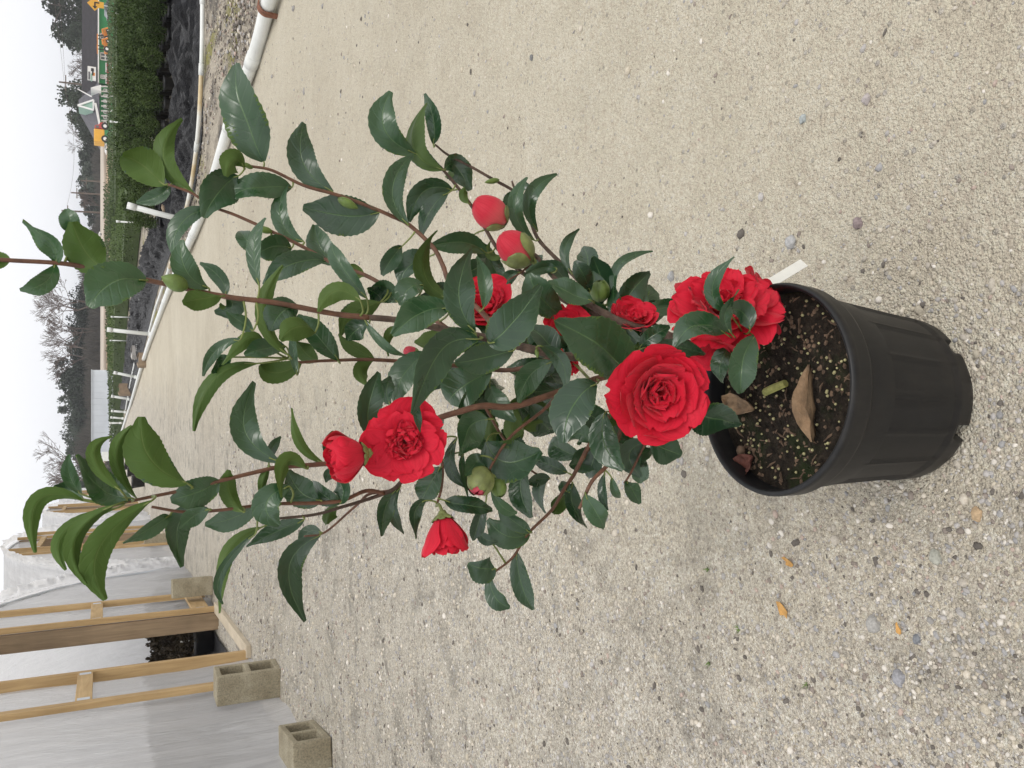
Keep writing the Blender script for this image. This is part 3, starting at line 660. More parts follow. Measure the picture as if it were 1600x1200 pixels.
LEAVES = """
16,407,-10,405,-42,404,40,n;88,412,75,377,33,354,40,u;86,413,68,440,31,453,36,u;163,420,132,392,116,345,82,n,-.01;112,362,108,346,104,326,36,u,.02
228,438,182,446,139,478,76,u,-.005;345,463,314,470,281,475,40,n,-.01;352,463,345,433,312,412,26,u,.01;352,464,360,478,339,490,44,u,.01;326,450,292,422,283,374,42,u
325,328,283,350,266,404,36,u;455,293,405,290,350,302,52,u;372,275,345,292,320,332,66,u,-.01;381,261,365,250,349,278,50,n,-.02;412,252,380,178,360,98,84,u
303,302,252,245,285,186,40,n;256,288,220,262,187,238,72,n;262,290,245,270,221,241,20,u,.01;265,290,245,305,212,316,28,u,.01;520,300,476,250,482,190,50,u
475,378,441,345,441,282,32,u;592,332,540,335,477,322,74,u;535,410,505,388,492,350,46,u,.02;650,240,603,200,611,141,52,u;691,265,648,225,666,160,48,n,-.01
677,225,676,190,664,146,28,u,.02;637,350,612,295,648,236,38,u,-.01;707,297,664,300,640,347,42,u;700,302,672,325,654,370,30,u,-.01;695,265,712,258,734,297,48,u,.02
700,466,662,425,667,352,38,n,-.03;760,395,720,378,676,390,42,u;735,375,765,408,789,452,32,u,.02;628,385,612,402,596,432,32,u;665,402,640,412,620,442,48,u,.02
567,432,556,424,540,415,32,n;742,518,712,458,744,390,60,u,-.06;755,482,760,445,746,402,28,u,-.02;765,536,796,512,848,446,74,u,-.07;878,496,845,462,826,428,58,u,-.02
702,482,660,492,617,521,58,u,-.05;747,530,688,555,667,640,66,u,-.06;668,552,630,585,620,632,52,u,-.03;768,580,722,605,695,632,72,u,-.02;802,548,756,556,712,568,58,u,-.01
765,600,776,630,801,654,42,u,-.02;862,565,828,590,813,627,46,u,-.01;842,540,876,562,883,604,30,u,-.04;985,590,938,548,882,508,98,u,-.06;932,600,894,632,880,692,74,u,-.06
945,645,945,690,972,734,54,u,-.05;1075,652,1112,652,1157,664,64,u,-.01;1178,526,1160,570,1163,619,52,u,-.03;1150,530,1125,562,1122,604,36,u,-.01;1132,520,1090,508,1051,538,48,u,-.05
1138,488,1114,450,1148,402,30,u,-.06;1142,520,1136,488,1164,462,26,u,-.06;1172,515,1160,492,1141,483,40,u,-.05;1000,542,1020,525,1047,510,32,u,-.03;1000,546,1052,540,1108,562,28,u,-.04
975,492,986,455,1021,427,46,u,-.01;963,466,968,415,1020,393,18,u;952,462,940,432,928,405,46,u,.02;922,455,910,430,898,408,32,u;893,427,882,388,907,360,20,u
840,360,828,308,874,268,28,u;836,376,806,330,823,271,27,u,-.01;1018,498,1006,478,1014,448,16,u;905,470,930,488,964,494,34,u;925,470,890,455,860,438,44,u,-.02
890,447,870,425,848,411,28,u;870,420,850,416,823,428,22,u,-.02;812,425,796,435,788,454,24,u;785,400,768,398,763,378,18,n;732,318,724,306,727,292,18,n,-.01
805,300,795,315,801,330,28,u;806,300,815,293,828,290,18,u;130,782,62,783,55,862,34,n;205,778,155,762,126,712,62,u,-.01;190,768,146,715,172,677,30,n,-.02
127,772,111,745,106,715,26,u,.01;131,780,110,765,89,760,26,u,.01;212,777,182,715,206,665,28,n,.01;292,755,238,715,221,651,74,n,-.02;343,752,310,768,267,782,54,u
380,800,355,770,358,728,36,n,-.01;185,793,100,832,104,892,30,n;178,790,116,842,134,914,36,n,-.02;236,783,152,858,165,937,54,n,-.03;265,805,236,824,192,849,32,u
325,795,278,820,289,884,48,u;326,796,302,806,282,826,32,u,-.015;401,790,365,812,322,822,42,u;408,824,354,870,358,947,32,n;400,832,345,895,352,940,18,u,.01
475,812,435,832,385,852,34,u;500,836,454,890,484,965,48,u;502,832,482,832,467,853,24,u;478,732,446,722,436,778,36,n,-.01;452,760,420,788,437,822,50,u,-.02
437,722,379,672,406,605,52,u;507,724,466,690,466,640,22,n;420,722,426,702,439,682,18,u,.01;421,728,412,752,410,780,20,n;502,782,470,770,454,740,54,u
532,786,505,772,486,752,36,u;531,787,537,765,521,747,34,u;527,792,515,802,511,820,28,n;618,766,598,798,603,832,36,u;626,760,614,802,641,833,20,u
578,682,578,630,598,583,46,u;610,632,606,610,613,588,28,u,.02;652,620,650,648,661,674,16,u,-.05;530,722,514,700,519,673,30,u,.02;530,728,516,740,510,752,20,u,.02
688,730,672,758,658,784,44,u;666,782,648,802,655,840,26,u;695,782,730,790,772,793,34,u,-.01;714,684,702,728,729,762,22,u;724,708,722,736,736,772,14,u
760,690,795,716,844,702,86,u,-.02;762,655,736,672,720,712,64,u,-.01;753,712,742,722,731,738,34,u;822,732,810,766,829,813,40,u;858,746,842,766,849,804,24,u
859,748,842,748,824,756,24,u;886,738,860,728,830,714,28,u;886,770,876,786,863,803,32,n;890,770,884,762,878,750,22,u;895,755,896,790,918,824,34,u
915,772,928,800,949,828,38,u,-.01;922,692,905,676,886,692,42,u;931,700,924,722,914,748,42,u;827,834,794,834,761,812,48,u;828,832,804,814,777,796,32,u,-.01
768,765,786,793,808,801,22,u;759,784,744,820,741,845,28,u;750,830,757,842,777,847,22,u;773,888,755,892,733,884,52,u;766,899,772,934,797,949,30,u
807,862,814,910,834,959,36,u;1012,690,985,710,1001,745,44,u;1016,690,1036,698,1066,711,58,u;980,752,986,766,1000,787,28,u;945,740,941,770,951,797,18,u
955,745,961,765,970,782,16,u;405,446,396,388,411,338,28,u;404,402,386,378,373,358,32,u;456,387,425,390,400,402,48,u;509,407,458,410,412,442,44,u
452,556,410,490,442,415,32,n,-.03;465,478,440,490,423,517,58,u,.01;492,520,465,515,438,532,48,n;529,563,500,525,467,492,44,u,-.02;496,563,478,550,465,528,38,n
464,586,460,550,457,511,16,u,-.02;471,566,432,580,401,570,46,n;401,568,334,594,303,674,31,n;396,516,376,505,355,489,28,u;376,530,336,547,318,588,22,u
411,536,385,532,354,574,30,n;362,558,348,566,334,582,28,u;446,541,415,545,382,554,34,u;563,470,525,458,500,490,42,n,-.02;594,472,556,490,528,522,50,n,-.02
573,466,535,420,508,373,32,u;598,472,588,462,575,452,40,u;584,560,556,546,529,528,32,n;584,563,563,578,571,602,32,n;577,505,556,515,543,532,38,u
570,500,597,535,635,562,16,u;629,521,610,522,601,557,24,n;621,472,600,456,576,456,42,u;661,446,640,452,624,477,38,u
"""
lr = random.Random(11)
for ln_ in LEAVES.strip().split('\n'):
    for it in ln_.split(';'):
        q = it.split(','); leaf(*[float(z) for z in q[:7]], q[7], float(q[8]) if len(q) > 8 else 0.0, rg=lr)
# inner leaves, deeper in the shrub
fr = random.Random(5)
for i in range(62):
    q = fr.choice([a_ for a_ in BR if 690 < a_[0] < 1010 and 440 < a_[1] < 720])
    an = fr.uniform(0, 6.28); L = fr.uniform(55, 85)
    bx, by_ = q[0] + fr.uniform(-6, 6), q[1] + fr.uniform(-6, 6); tx, ty = bx + math.cos(an) * L, by_ + math.sin(an) * L * .8
    leaf(bx, by_, (bx + tx) / 2 + fr.uniform(-9, 9), (by_ + ty) / 2 + fr.uniform(-9, 9), tx, ty, fr.uniform(30, 50), fr.choice('uuun'), fr.uniform(.02, .09), rg=fr)
# flowers
def imgdir(ix, iy, tw):
    return (-upv * ix - rgt * iy - fwd * tw).normalized()
def petal(C, ax, phi, L, W, th0, th1, cup, ruf, r0, rg, mat, par, power=1.0):
    e1 = ax.orthogonal().normalized(); e2 = ax.cross(e1)
    r = e1 * math.cos(phi) + e2 * math.sin(phi); tg = ax.cross(r)
    ns, nu = 12, 6; b = MB(); b.uv = []; rho, ze = r0, 0.0; sd_ = rg.uniform(0, 90); tw = rg.uniform(-.25, .25)
    top = []; bot = []
    for i in range(ns + 1):
        s = i / ns; an = R(th0 + (th1 - th0) * s ** power)
        if i: rho += math.sin(an) * L / ns; ze += math.cos(an) * L / ns
        n_ = -r * math.cos(an) + ax * math.sin(an)
        wv = W * (.22 + .78 * (s / .62) ** .8) if s < .62 else W * math.sqrt(max(0.02, 1 - ((s - .62) / .40) ** 2))
        for j in range(-nu, nu + 1):
            u = j / nu
            nz = noise.noise((u * 2.2 + sd_, s * 2.6, sd_)) * .8 + .5 * noise.noise((u * 5 + sd_, s * 4, sd_ + 9))
            q = C + r * rho + ax * ze + tg * (u * wv) + n_ * (cup * u * u * wv + ruf * L * nz * s ** 1.5 * (.45 + .55 * abs(u)) + tw * u * wv * s)
            q += (r * math.sin(an) + ax * math.cos(an)) * (-.10 * L * (s ** 4) * math.exp(-(u / .25) ** 2) + .05 * L * noise.noise((u * 3, sd_, 2)) * s ** 3)
            top.append(q); bot.append(q - n_ * .0003); b.uv.append(((u + 1) / 2, s))
    c_ = 2 * nu + 1; b.uv += list(b.uv)
    fs = [(i * c_ + j, i * c_ + j + 1, (i + 1) * c_ + j + 1, (i + 1) * c_ + j) for i in range(ns) for j in range(2 * nu)]
    b.add(top, fs); b.add(bot, [f[::-1] for f in fs])
    return b.build('petal', mat, par, True)
def stalk(x, y, C, r=.0018):
    q = min(BR, key=lambda q: (pt(q[0], q[1], q[2]) - C).length); A = pt(q[0], q[1], q[2]); return A
def calyx(name, C, ax, rr, mat='sepal', n=5):
    A = stalk(0, 0, C); b = MB(); b.tube(smooth_path([A, A.lerp(C, .6) - ax * rr * .6, C - ax * rr * .3, C + ax * rr * .1], 4), .0019, 7)
    ball(b, C - ax * rr * .05, rr * .5, 1.0)
    return b.build(name, M[mat], shrub, True)
def sepals(C, ax, rr, L, th0, th1, par, n=5, mat='sepal', rg=None):
    for k in range(n):
        o = petal(C - ax * rr * .2, ax, k * 2 * math.pi / n + .3, L, L * .52, th0, th1, .45, .03, rr * .2, rg, M[mat], par); o.name = 'sepal'
def flower(x, y, Y, Rpx, axis, rings, seed, sep=True, stam=False):
    C = pt(x, y, Y); Rm = Rpx * mpp(C); ax = imgdir(*axis); rg = random.Random(seed)
    C = C - ax * Rm * .30
    f = calyx('flower', C, ax, Rm * .3)
    if sep: sepals(C, ax, Rm * .3, Rm * .34, 70, 40, f, rg=rg)
    for (n, L, W, t0, t1, cup, ruf, jit, r0) in rings:
        ph0 = rg.uniform(0, 6.3)
        for k in range(n):
            petal(C + ax * rg.uniform(0, .04) * Rm, ax, ph0 + 2 * math.pi * k / n + rg.uniform(-jit, jit), Rm * L * rg.uniform(.9, 1.1), Rm * W * rg.uniform(.9, 1.1),
                  t0 + rg.uniform(-6, 6), t1 + rg.uniform(-9, 9) * (1 + 2.2 * (L < .7)), cup * rg.uniform(.6, 1.3), ruf * rg.uniform(.7, 1.4), Rm * r0, rg, M['petal'], f)
    if stam:
        b = MB()
        for k in range(26):
            an = rg.uniform(0, 6.3); d = (ax + (ax.orthogonal().normalized() * math.cos(an) + ax.cross(ax.orthogonal().normalized()) * math.sin(an)) * rg.uniform(0, .5)).normalized()
            b.tube([C, C + d * Rm * .42], .0005, 4); ball(b, C + d * Rm * .43, .0012)
        b.build('stamens', M['stamen'], f)
    return f
ANEM = [(6, 1.06, .62, 50, 94, .14, .08, .12, .06), (5, .88, .50, 44, 84, .16, .12, .2, .05)] + [(8, .60, .26, 24, 78, .5, .34, .4, .05), (8, .56, .23, 16, 60, .6, .42, .5, .05), (7, .54, .20, 8, 46, .7, .46, .6, .04), (5, .50, .18, 0, 34, .7, .46, .6, .02)]
ROSE = [(6, 1.10, .74, 52, 80, .16, .05, .1, .06), (5, 1.02, .66, 42, 62, .22, .08, .2, .06), (5, .90, .56, 34, 50, .30, .11, .3, .06), (4, .76, .44, 24, 44, .38, .18, .4, .05), (5, .62, .34, 10, 48, .5, .30, .5, .03), (5, .54, .26, 0, 36, .6, .34, .6, .02)]
flower(632, 690, .845, 62, (.05, .1, 1), ANEM, 3)
flower(1028, 614, .80, 75, (.12, .15, 1), ROSE, 8)
PEONY = [(8, 1.08, .52, 60, 100, .16, .09, .15, .06), (7, .98, .48, 42, 80, .2, .12, .2, .06), (8, .86, .34, 28, 62, .4, .18, .3, .05), (9, .74, .26, 12, 46, .5, .24, .4, .04), (7, .66, .22, 3, 26, .6, .26, .5, .02)]
flower(1128, 478, .875, 80, (-.1, -.62, .72), PEONY, 21, stam=True)
flower(1192, 468, .885, 60, (.75, -.35, .55), [(6, 1.0, .5, 50, 92, .15, .08, .2, .06), (5, .8, .42, 35, 70, .25, .12, .3, .05), (6, .6, .28, 15, 50, .5, .22, .4, .03)], 33)
flower(1115, 545, .865, 46, (-.35, .75, .5), [(3, 1.0, .55, 40, 85, .15, .06, .6, .05), (3, .8, .45, 30, 60, .25, .08, .4, .05)], 14)
flower(757, 478, .955, 52, (-.2, -.5, .8), ROSE[1:], 41)
flower(888, 520, .975, 46, (0, -.4, .9), ROSE[1:], 43)
flower(988, 500, .965, 44, (.1, -.7, .6), ROSE[1:], 44)
flower(888, 566, .93, 26, (0, .6, .7), ROSE[2:], 45)
# opening buds
TUL = [(5, 1.0, .52, 48, -4, .75, .04, .1, .05), (4, .98, .46, 36, -6, .8, .05, .1, .03), (3, .9, .4, 20, -8, .8, .06, .1, .02)]
flower(556, 711, .84, 60, (-.70, .10, .30), [(4, 1.12, .62, 62, -14, .55, .03, .1, .10), (4, 1.05, .56, 50, -12, .55, .05, .1, .07), (3, .95, .46, 30, -6, .6, .08, .1, .03)], 51)
flower(694, 822, .865, 58, (.16, .90, .30), [(5, 1.10, .50, 42, 12, .45, .07, .15, .12), (5, 1.05, .46, 32, 10, .5, .09, .2, .07), (4, .95, .4, 18, 8, .6, .1, .2, .03)], 52)
def bud(x, y, Y, rpx, axis, pm, sm, nsep, cover, seed, stretch=1.15):
    C = pt(x, y, Y); rr = rpx * mpp(C); ax = imgdir(*axis); rg = random.Random(seed)
    A = stalk(0, 0, C); B0 = C - ax * rr * stretch
    b = MB(); b.tube(smooth_path([A, A.lerp(B0, .6) - ax * rr * .5, B0 + ax * rr * .15], 4), .0019, 7); o = b.build('flower_bud', M['petiole'], shrub, True)
    e1 = ax.orthogonal().normalized(); e2 = ax.cross(e1)
    def shell(name, ph, half, t_end, grow, mat):
        b = MB(); b.uv = []; ns, nu = 12, 8
        for i in range(ns + 1):
            s = i / ns; la = math.pi * (.03 + (t_end - .03) * s); wv = half * (1 if s < .6 else math.sqrt(max(.0, 1 - ((s - .6) / .4) ** 2)) * .98 + .02)
            for j in range(-nu, nu + 1):
                u = j / nu; a_ = ph + u * wv; g_ = grow * (1 + .03 * noise.noise((u * 2 + ph, s * 3, seed))) + .02 * (u * u) * 0
                rad = rr * g_ * math.sin(la) ** .92 * (1 - .14 * max(0, (la / math.pi - .5)) * 2)
                b.v.append(C + ax * (-math.cos(la) * rr * stretch * g_) + (e1 * math.cos(a_) + e2 * math.sin(a_)) * rad); b.uv.append(((u + 1) / 2, s))
        c_ = 2 * nu + 1; b.f = [(i * c_ + j, i * c_ + j + 1, (i + 1) * c_ + j + 1, (i + 1) * c_ + j) for i in range(ns) for j in range(2 * nu)]; b.m = [0] * len(b.f)
        b.build(name, mat, o, True)
    n = 5
    for k in range(n): shell('petal', k * 2 * math.pi / n + rg.uniform(-.2, .2), .95, rg.uniform(.955, .985), 1.0 + .012 * k, M[pm])
    for k in range(nsep): shell('sepal', k * 2.4 + rg.uniform(-.3, .3), .75, cover * rg.uniform(.75, 1.05), 1.075 + .022 * k, M[sm])
bud(765, 332, 1.03, 25, (-.72, -.50, .12), 'petal_bud', 'sepal', 4, .42, 61)
bud(804, 388, 1.0, 26, (-.62, -.55, .10), 'petal_bud', 'sepal', 5, .60, 62)
bud(750, 753, .87, 19, (-.25, .75, .6), 'petal_pink', 'sepal', 7, .86, 63, 1.1)
bud(779, 763, .878, 12, (.1, .8, .5), 'bud_green', 'bud_green', 5, .9, 64)
bud(937, 454, 1.0, 14, (-.1, -.8, .5), 'bud_green', 'bud_green', 5, .9, 65)
bud(643, 553, .955, 11, (-.6, -.5, .4), 'petal_pink', 'sepal', 4, .7, 66, 1.3)
def leaf_bud(x0, y0, x1, y1, Y, wpx, seed):
    A, B = pt(x0, y0, Y), pt(x1, y1, Y - .004); L = (B - A); r = wpx / 2 * mpp(A); q = [A + L * t for t in (0, .12, .3, .5, .7, .88, 1)]
    MB().tube(smooth_path(q, 2), [r * z for z in (.2, .45, .7, .85, .95, 1, .97, .9, .78, .6, .42, .2, .04)], 12).build('leaf_bud', M['bud_green'], shrub, True)
leaf_bud(293, 450, 252, 432, .855, 27, 1); leaf_bud(395, 263, 377, 254, .998, 8, 2); leaf_bud(780, 281, 757, 285, 1.055, 9, 3); leaf_bud(425, 362, 400, 356, .978, 11, 4)
leaf_bud(745, 525, 728, 522, .84, 9, 5); leaf_bud(838, 545, 840, 560, .866, 7, 6); leaf_bud(440, 787, 425, 790, .868, 7, 7); leaf_bud(528, 310, 560, 326, .995, 15, 8)
# ------------------------------------------------------------------ greenhouses along the path
WX0, WK = -1.62, -.072
EIN = Vector((-1, -.072, 0)).normalized()          # into the house
def wp(Y, z, d=0.0): return Vector((WX0 + WK * Y, Y, z)) - EIN * d
WROT = Matrix.Rotation(math.atan(.072), 3, 'Z')    # local y runs along the end walls
def greenhouse(Yc, a, h, label, seed, near=True):
    g = thing('greenhouse', wp(Yc, 0), label, 'greenhouse', 'plastic film greenhouses along the path')
    def ell(Y): return h * max(0, 1 - (abs(Y - Yc) / a) ** 2.2) ** .5
    # roof film over the hoops
    b = MB(); n, k = 60, 16
    for i in range(k + 1):
        for j in range(n + 1):
            t = math.pi * j / n; Y = Yc - a * math.cos(t); z = ell(Y) if 0 < j < n else 0
            p = wp(Y, z, -.02 - 9 * i / k); q = .022 * noise.noise((i * .8, j * .35, seed)) + .01 * noise.noise((i * 2.1, j * .9, seed + 3))
            b.v.append(p + Vector((0, math.copysign(min(1, abs(math.cos(t))), -math.cos(t)) * q, q * .6)))
    b.f = [(i * (n + 1) + j, i * (n + 1) + j + 1, (i + 1) * (n + 1) + j + 1, (i + 1) * (n + 1) + j) for i in range(k) for j in range(n)]; b.m = [0] * len(b.f)
    b.build('roof_film', M['film_roof'], g, True)
    # ruffled loose edge of the film round the end
    b = MB(); n2 = 220; ex = random.Random(seed)
    for j in range(n2 + 1):
        t = math.pi * j / n2; Y = Yc - a * math.cos(t); z = max(0.01, ell(Y))
        for q in range(4):
            d = .015 + .035 * q; rr = 1 + (.006 + .011 * q) * (noise.noise((j * .45, q * .6, seed)) + .6 * noise.noise((j * 1.3, q, seed + 8))) + .004
            b.v.append(wp(Yc - (Yc - Y) * rr, max(.01, z * rr), -.03 + d + .02 * noise.noise((j * .6, q, seed + 4))))
    b.f = [(j * 4 + q, j * 4 + q + 1, (j + 1) * 4 + q + 1, (j + 1) * 4 + q) for j in range(n2) for q in range(3)]; b.m = [0] * len(b.f)
    b.build('film_edge', M['film_roof'], g, True)
    for i in range(4):
        MB().tube([wp(Yc - (a - .05) * math.cos(math.pi * j / 24), (ell(Yc - a * math.cos(math.pi * j / 24)) - .05) if 0 < j < 24 else 0, -.05 - 2.9 * i) for j in range(25)], .021, 7).build('hoop', M['metal'], g, True)
    YA, YB, YC, YD = Yc - 1.85, Yc - 1.0, Yc + 1.05, Yc + 2.15
    def film(Y0, Y1, z0, name, d=-.045, back=False):
        nn, kk = 36, 18; b = MB()
        for i in range(nn + 1):
            Y = Y0 + (Y1 - Y0) * i / nn; zt = ell(Y) - .01
            for j in range(kk + 1):
                z = z0 + (max(zt, z0) - z0) * j / kk
                q = .028 * noise.noise((Y * 1.6, z * .9 + Y * .8, seed)) + .016 * noise.noise((Y * 4.1, z * 1.4 - Y * 2, seed + 2))
                if z < .5: q += .05 * (.5 - z) * (1 + noise.noise((Y * 3, z * 6, seed + 6)))
                b.v.append(wp(Y, z, d + (q if abs(d) < 1 else 0)))
        b.f = [(i * (kk + 1) + j, (i + 1) * (kk + 1) + j, (i + 1) * (kk + 1) + j + 1, i * (kk + 1) + j + 1) for i in range(nn) for j in range(kk)]; b.m = [0] * len(b.f)
        return b.build(name, M['film'] if d > -1 else M['film_roof'], g, True)
    film(Yc - a + .02, YB, 0, 'end_film'); film(YC, Yc + a - .02, 0, 'end_film'); film(YB, YC, 2.08, 'end_film')
    film(Yc - a + .02, Yc + a - .02, 0, 'rear_film', -8.9)
    # timber frame
    def post(Y, z0, z1, wy, dx, mat, d=.0, name='stud', lean=0):
        c = wp(Y, (z0 + z1) / 2, d - dx / 2 + .03); b = MB(); b.box(c, (dx, wy, z1 - z0), WROT); return b.build(name, M[mat], g, bevel=.003)
    def cross(Y0, Y1, z, hz, mat='pine_x', d=.012):
        b = MB(); b.box(wp((Y0 + Y1) / 2, z, d), (.036, Y1 - Y0, hz), WROT); c = b.build('crosspiece', M[mat], g, bevel=.003)
        for Y in (Y0 + .035, Y1 - .035):
            b = MB(); b.box(wp(Y, z, d + .0195), (.003, .05, .075), WROT); b.build('nail_plate', M['metal'], c)
    post(YA, .02, ell(YA) - .03, .088, .040, 'pine', .002); post(YB, .02, ell(YB) - .03, .060, .085, 'pine', .002)
    post(YC + .05, .02, ell(YC) - .03, .045, .055, 'pine', .012); post(YC + .02, .0, ell(YC) - .06, .088, .16, 'oldwood', -.05, 'door_jamb'); post(YD, .02, ell(YD) - .04, .075, .06, 'pine', .004)
    cross(YA + .046, YB - .032, 1.16, .10); cross(YC + .075, YD - .04, 1.10, .11); cross(YC + .075, YD - .04, .16, .16)
    cross(YB + .032, YC - .03, 2.06, .09)
    b = MB(); b.box(wp((YB + YC) / 2, .02, .03), (.10, YC - YB + .1, .04), WROT); b.build('sill_board', M['sill'], g, bevel=.004)
    # black cloth floor inside
    b = MB(); b.add([wp(Yc - a + .1, .02, -.25), wp(Yc + a - .1, .02, -.25), wp(Yc + a - .1, .02, -8.7), wp(Yc - a + .1, .02, -8.7)], [(0, 1, 2, 3)]); b.build('floor_cloth', M['black_plastic'], g)
    return g
greenhouse(7.97, 5.0, 2.62, 'film greenhouse whose open doorway shows dark potted plants inside', 1)
greenhouse(17.8, 4.55, 2.6, 'white film greenhouse standing second along the path, behind the doorway one', 2)
greenhouse(28.2, 4.6, 2.6, 'white film greenhouse standing third along the path from the concrete blocks', 3)
greenhouse(38.6, 4.6, 2.6, 'last white film greenhouse at the far bend of the path', 4)
# concrete blocks
def block(label, M4):
    us = [0, .034, .181, .216, .363, .397]; ws = [0, .032, .162, .194]; hh = .194; b = MB(); idx = {}
    solid = lambda i, j: 0 <= i < 5 and 0 <= j < 3 and not (i in (1, 3) and j == 1)
    def vid(u, w_, z):
        k = (round(u, 4), round(w_, 4), round(z, 4))
        if k not in idx: idx[k] = len(b.v); b.v.append(M4 @ Vector((u - .1985, w_ - .097, z - .097)))
        return idx[k]
    for i in range(5):
        for j in range(3):
            if not solid(i, j): continue
            c4 = [(us[i], ws[j]), (us[i + 1], ws[j]), (us[i + 1], ws[j + 1]), (us[i], ws[j + 1])]
            b.f.append(tuple(vid(*q, hh) for q in c4)); b.f.append(tuple(vid(*q, 0) for q in reversed(c4)))
            for (di, dj, p, q) in ((0, -1, 0, 1), (1, 0, 1, 2), (0, 1, 2, 3), (-1, 0, 3, 0)):
                if not solid(i + di, j + dj): b.f.append((vid(*c4[p], 0), vid(*c4[q], 0), vid(*c4[q], hh), vid(*c4[p], hh)))
    b.m = [0] * len(b.f); tag(b.build('concrete_block', M['concrete'], bevel=.006), label, 'concrete block', 'concrete blocks weighing down the film')
def M4(loc, cols, rz=0):
    m_ = Matrix([Vector(c) for c in cols]).transposed(); m_ = Matrix.Rotation(rz, 3, 'Z') @ m_
    m_ = m_.to_4x4(); m_.translation = loc; return m_
block('concrete block lying on its side, its two holes facing the path', M4((-1.915, 4.52, .096), ((0, 1, 0), (0, 0, 1), (1, 0, 0)), R(7)))
block('concrete block standing on end against the studs, left of the doorway', M4((-1.945, 5.80, .198), ((0, 0, 1), (0, -1, 0), (1, 0, 0)), R(-3)))
block('concrete block standing on end beyond the doorway, against the far film', M4((-2.14, 9.62, .198), ((0, 0, 1), (0, -1, 0), (1, 0, 0)), R(10)))
block('small looking grey concrete block beside the second greenhouse doorway', M4((-2.72, 16.2, .198), ((0, 0, 1), (0, -1, 0), (1, 0, 0)), R(4)))
# ------------------------------------------------------------------ potted nursery plants
def foliage(n, rx, rz, zc, leaf, rg, clumps=26, upward=.3):
    b = MB(); cl = []
    for i in range(clumps):
        d = Vector((rg.gauss(0, 1), rg.gauss(0, 1), rg.gauss(0, 1))).normalized() * rg.uniform(.35, .95)
        cl.append(Vector((d.x * rx, d.y * rx, zc + d.z * rz)))
    for i in range(n):
        c = rg.choice(cl); d = Vector((rg.gauss(0, 1), rg.gauss(0, 1), rg.gauss(0, 1))).normalized()
        p = c + Vector((d.x * rx, d.y * rx, d.z * rz)) * rg.uniform(.12, .36)
        ax = (d + Vector((rg.uniform(-.6, .6), rg.uniform(-.6, .6), upward + rg.uniform(-.4, .6)))).normalized(); sd_ = ax.orthogonal().normalized(); sd_.rotate(Matrix.Rotation(rg.uniform(0, 6.3), 3, ax))
        L = leaf * rg.uniform(.7, 1.3)
        b.add([p, p + ax * L * .5 + sd_ * L * .28, p + ax * L, p + ax * L * .5 - sd_ * L * .28], [(0, 1, 2, 3)])
    return b
def potted(name, label, group, seed, n, rx, rz, zc, lf, mat, pr=.12, ph=.22):
    t = thing(name, (0, 0, 0), label, 'potted plant', group); rg = random.Random(seed)
    b = MB(); b.lathe([(.01, .005), (pr * .82, .005), (pr * .96, ph * .8), (pr * 1.03, ph * .82), (pr * 1.05, ph), (pr * .95, ph), (pr * .92, ph * .86), (.01, ph * .88)], (0, 0, 0), 16); b.build('pot', M['black_plastic'], t, True)
    foliage(n, rx, rz, zc, lf, rg).build('foliage', mat, t)
    MB().tube([(0, 0, ph * .8), (.01, 0, zc), (0, .01, zc + rz * .5)], [.008, .006, .003], 5).build('stem', M['bark'], t)
    return t
E0, E1 = Vector((7.3, 11.9, 0)), Vector((2.45, 15.75, 0)); ED = (E1 - E0).normalized(); EN = Vector((-ED.y, ED.x, 0)); EN = EN if EN.y > 0 else -EN
protos = [potted('potted_shrub', 'dense small leaved green shrub in a black pot in the near bed', 'shrubs in the near bed', 20 + i, 1500, .215, .27, .50, .034, M['box_fol']) for i in range(3)]
rg = random.Random(2); cnt = 0
for r_ in range(15):
    for c_ in range(18):
        p = E0 + ED * (c_ * .345 + rg.uniform(-.03, .03) + (.17 if r_ % 2 else 0)) + EN * (r_ * .345 + rg.uniform(-.03, .03))
        if r_ > 2 and c_ > 17 - (r_ - 2) * .3: continue
        if p.x / p.y > .50 or cnt >= 250: continue
        sc_f = rg.uniform(.88, 1.08) * (.80 if r_ < 2 else 1.0); rz_ = rg.uniform(0, 6.3)
        if cnt < 3: o = protos[cnt]; o.location = (p.x, p.y, .03); o.rotation_euler = (0, 0, rz_); o.scale = (sc_f,) * 3
        else: copy_tree(protos[rg.randrange(3)], (p.x, p.y, .03), rz_, sc_f)
        cnt += 1
# farther rows that read as one hedge-like mass
def strip(name, p0, p1, wd, z0, z1, leaf, n, mat, label, seed):
    rg = random.Random(seed); b = MB(); ax = (p1 - p0); L = ax.length; ax.normalize(); sd_ = Vector((-ax.y, ax.x, 0))
    for i in range(n):
        t = rg.random() * L; q = rg.uniform(-1, 1); z = z1 - (z1 - z0) * rg.random() ** 2
        z += .08 * noise.noise((t * 1.2, q * 2, seed)) - .06 * q * q
        c = p0 + ax * t + sd_ * q * wd; c.z = gz(c.x, c.y) + z
        u = Vector((rg.gauss(0, 1), rg.gauss(0, 1), rg.gauss(.4, 1))).normalized(); v_ = u.orthogonal().normalized(); l_ = leaf * rg.uniform(.6, 1.3)
        b.add([c, c + u * l_ * .5 + v_ * l_ * .3, c + u * l_, c + u * l_ * .5 - v_ * l_ * .3], [(0, 1, 2, 3)])
    c0 = (p0 + p1) / 2; gzz = min(gz(p0.x, p0.y), gz(p1.x, p1.y))
    poly = [p0 + sd_ * wd * .9, p1 + sd_ * wd * .9, p1 - sd_ * wd * .9, p0 - sd_ * wd * .9]
    b.prism([Vector((q.x, q.y, gz(q.x, q.y) + z0 * .3)) for q in poly], (0, 0, (z1 - z0) * .75 + z0 * .5), 0)
    tag(b.build(name, mat), label, 'plant rows', None, 'stuff')
V = Vector
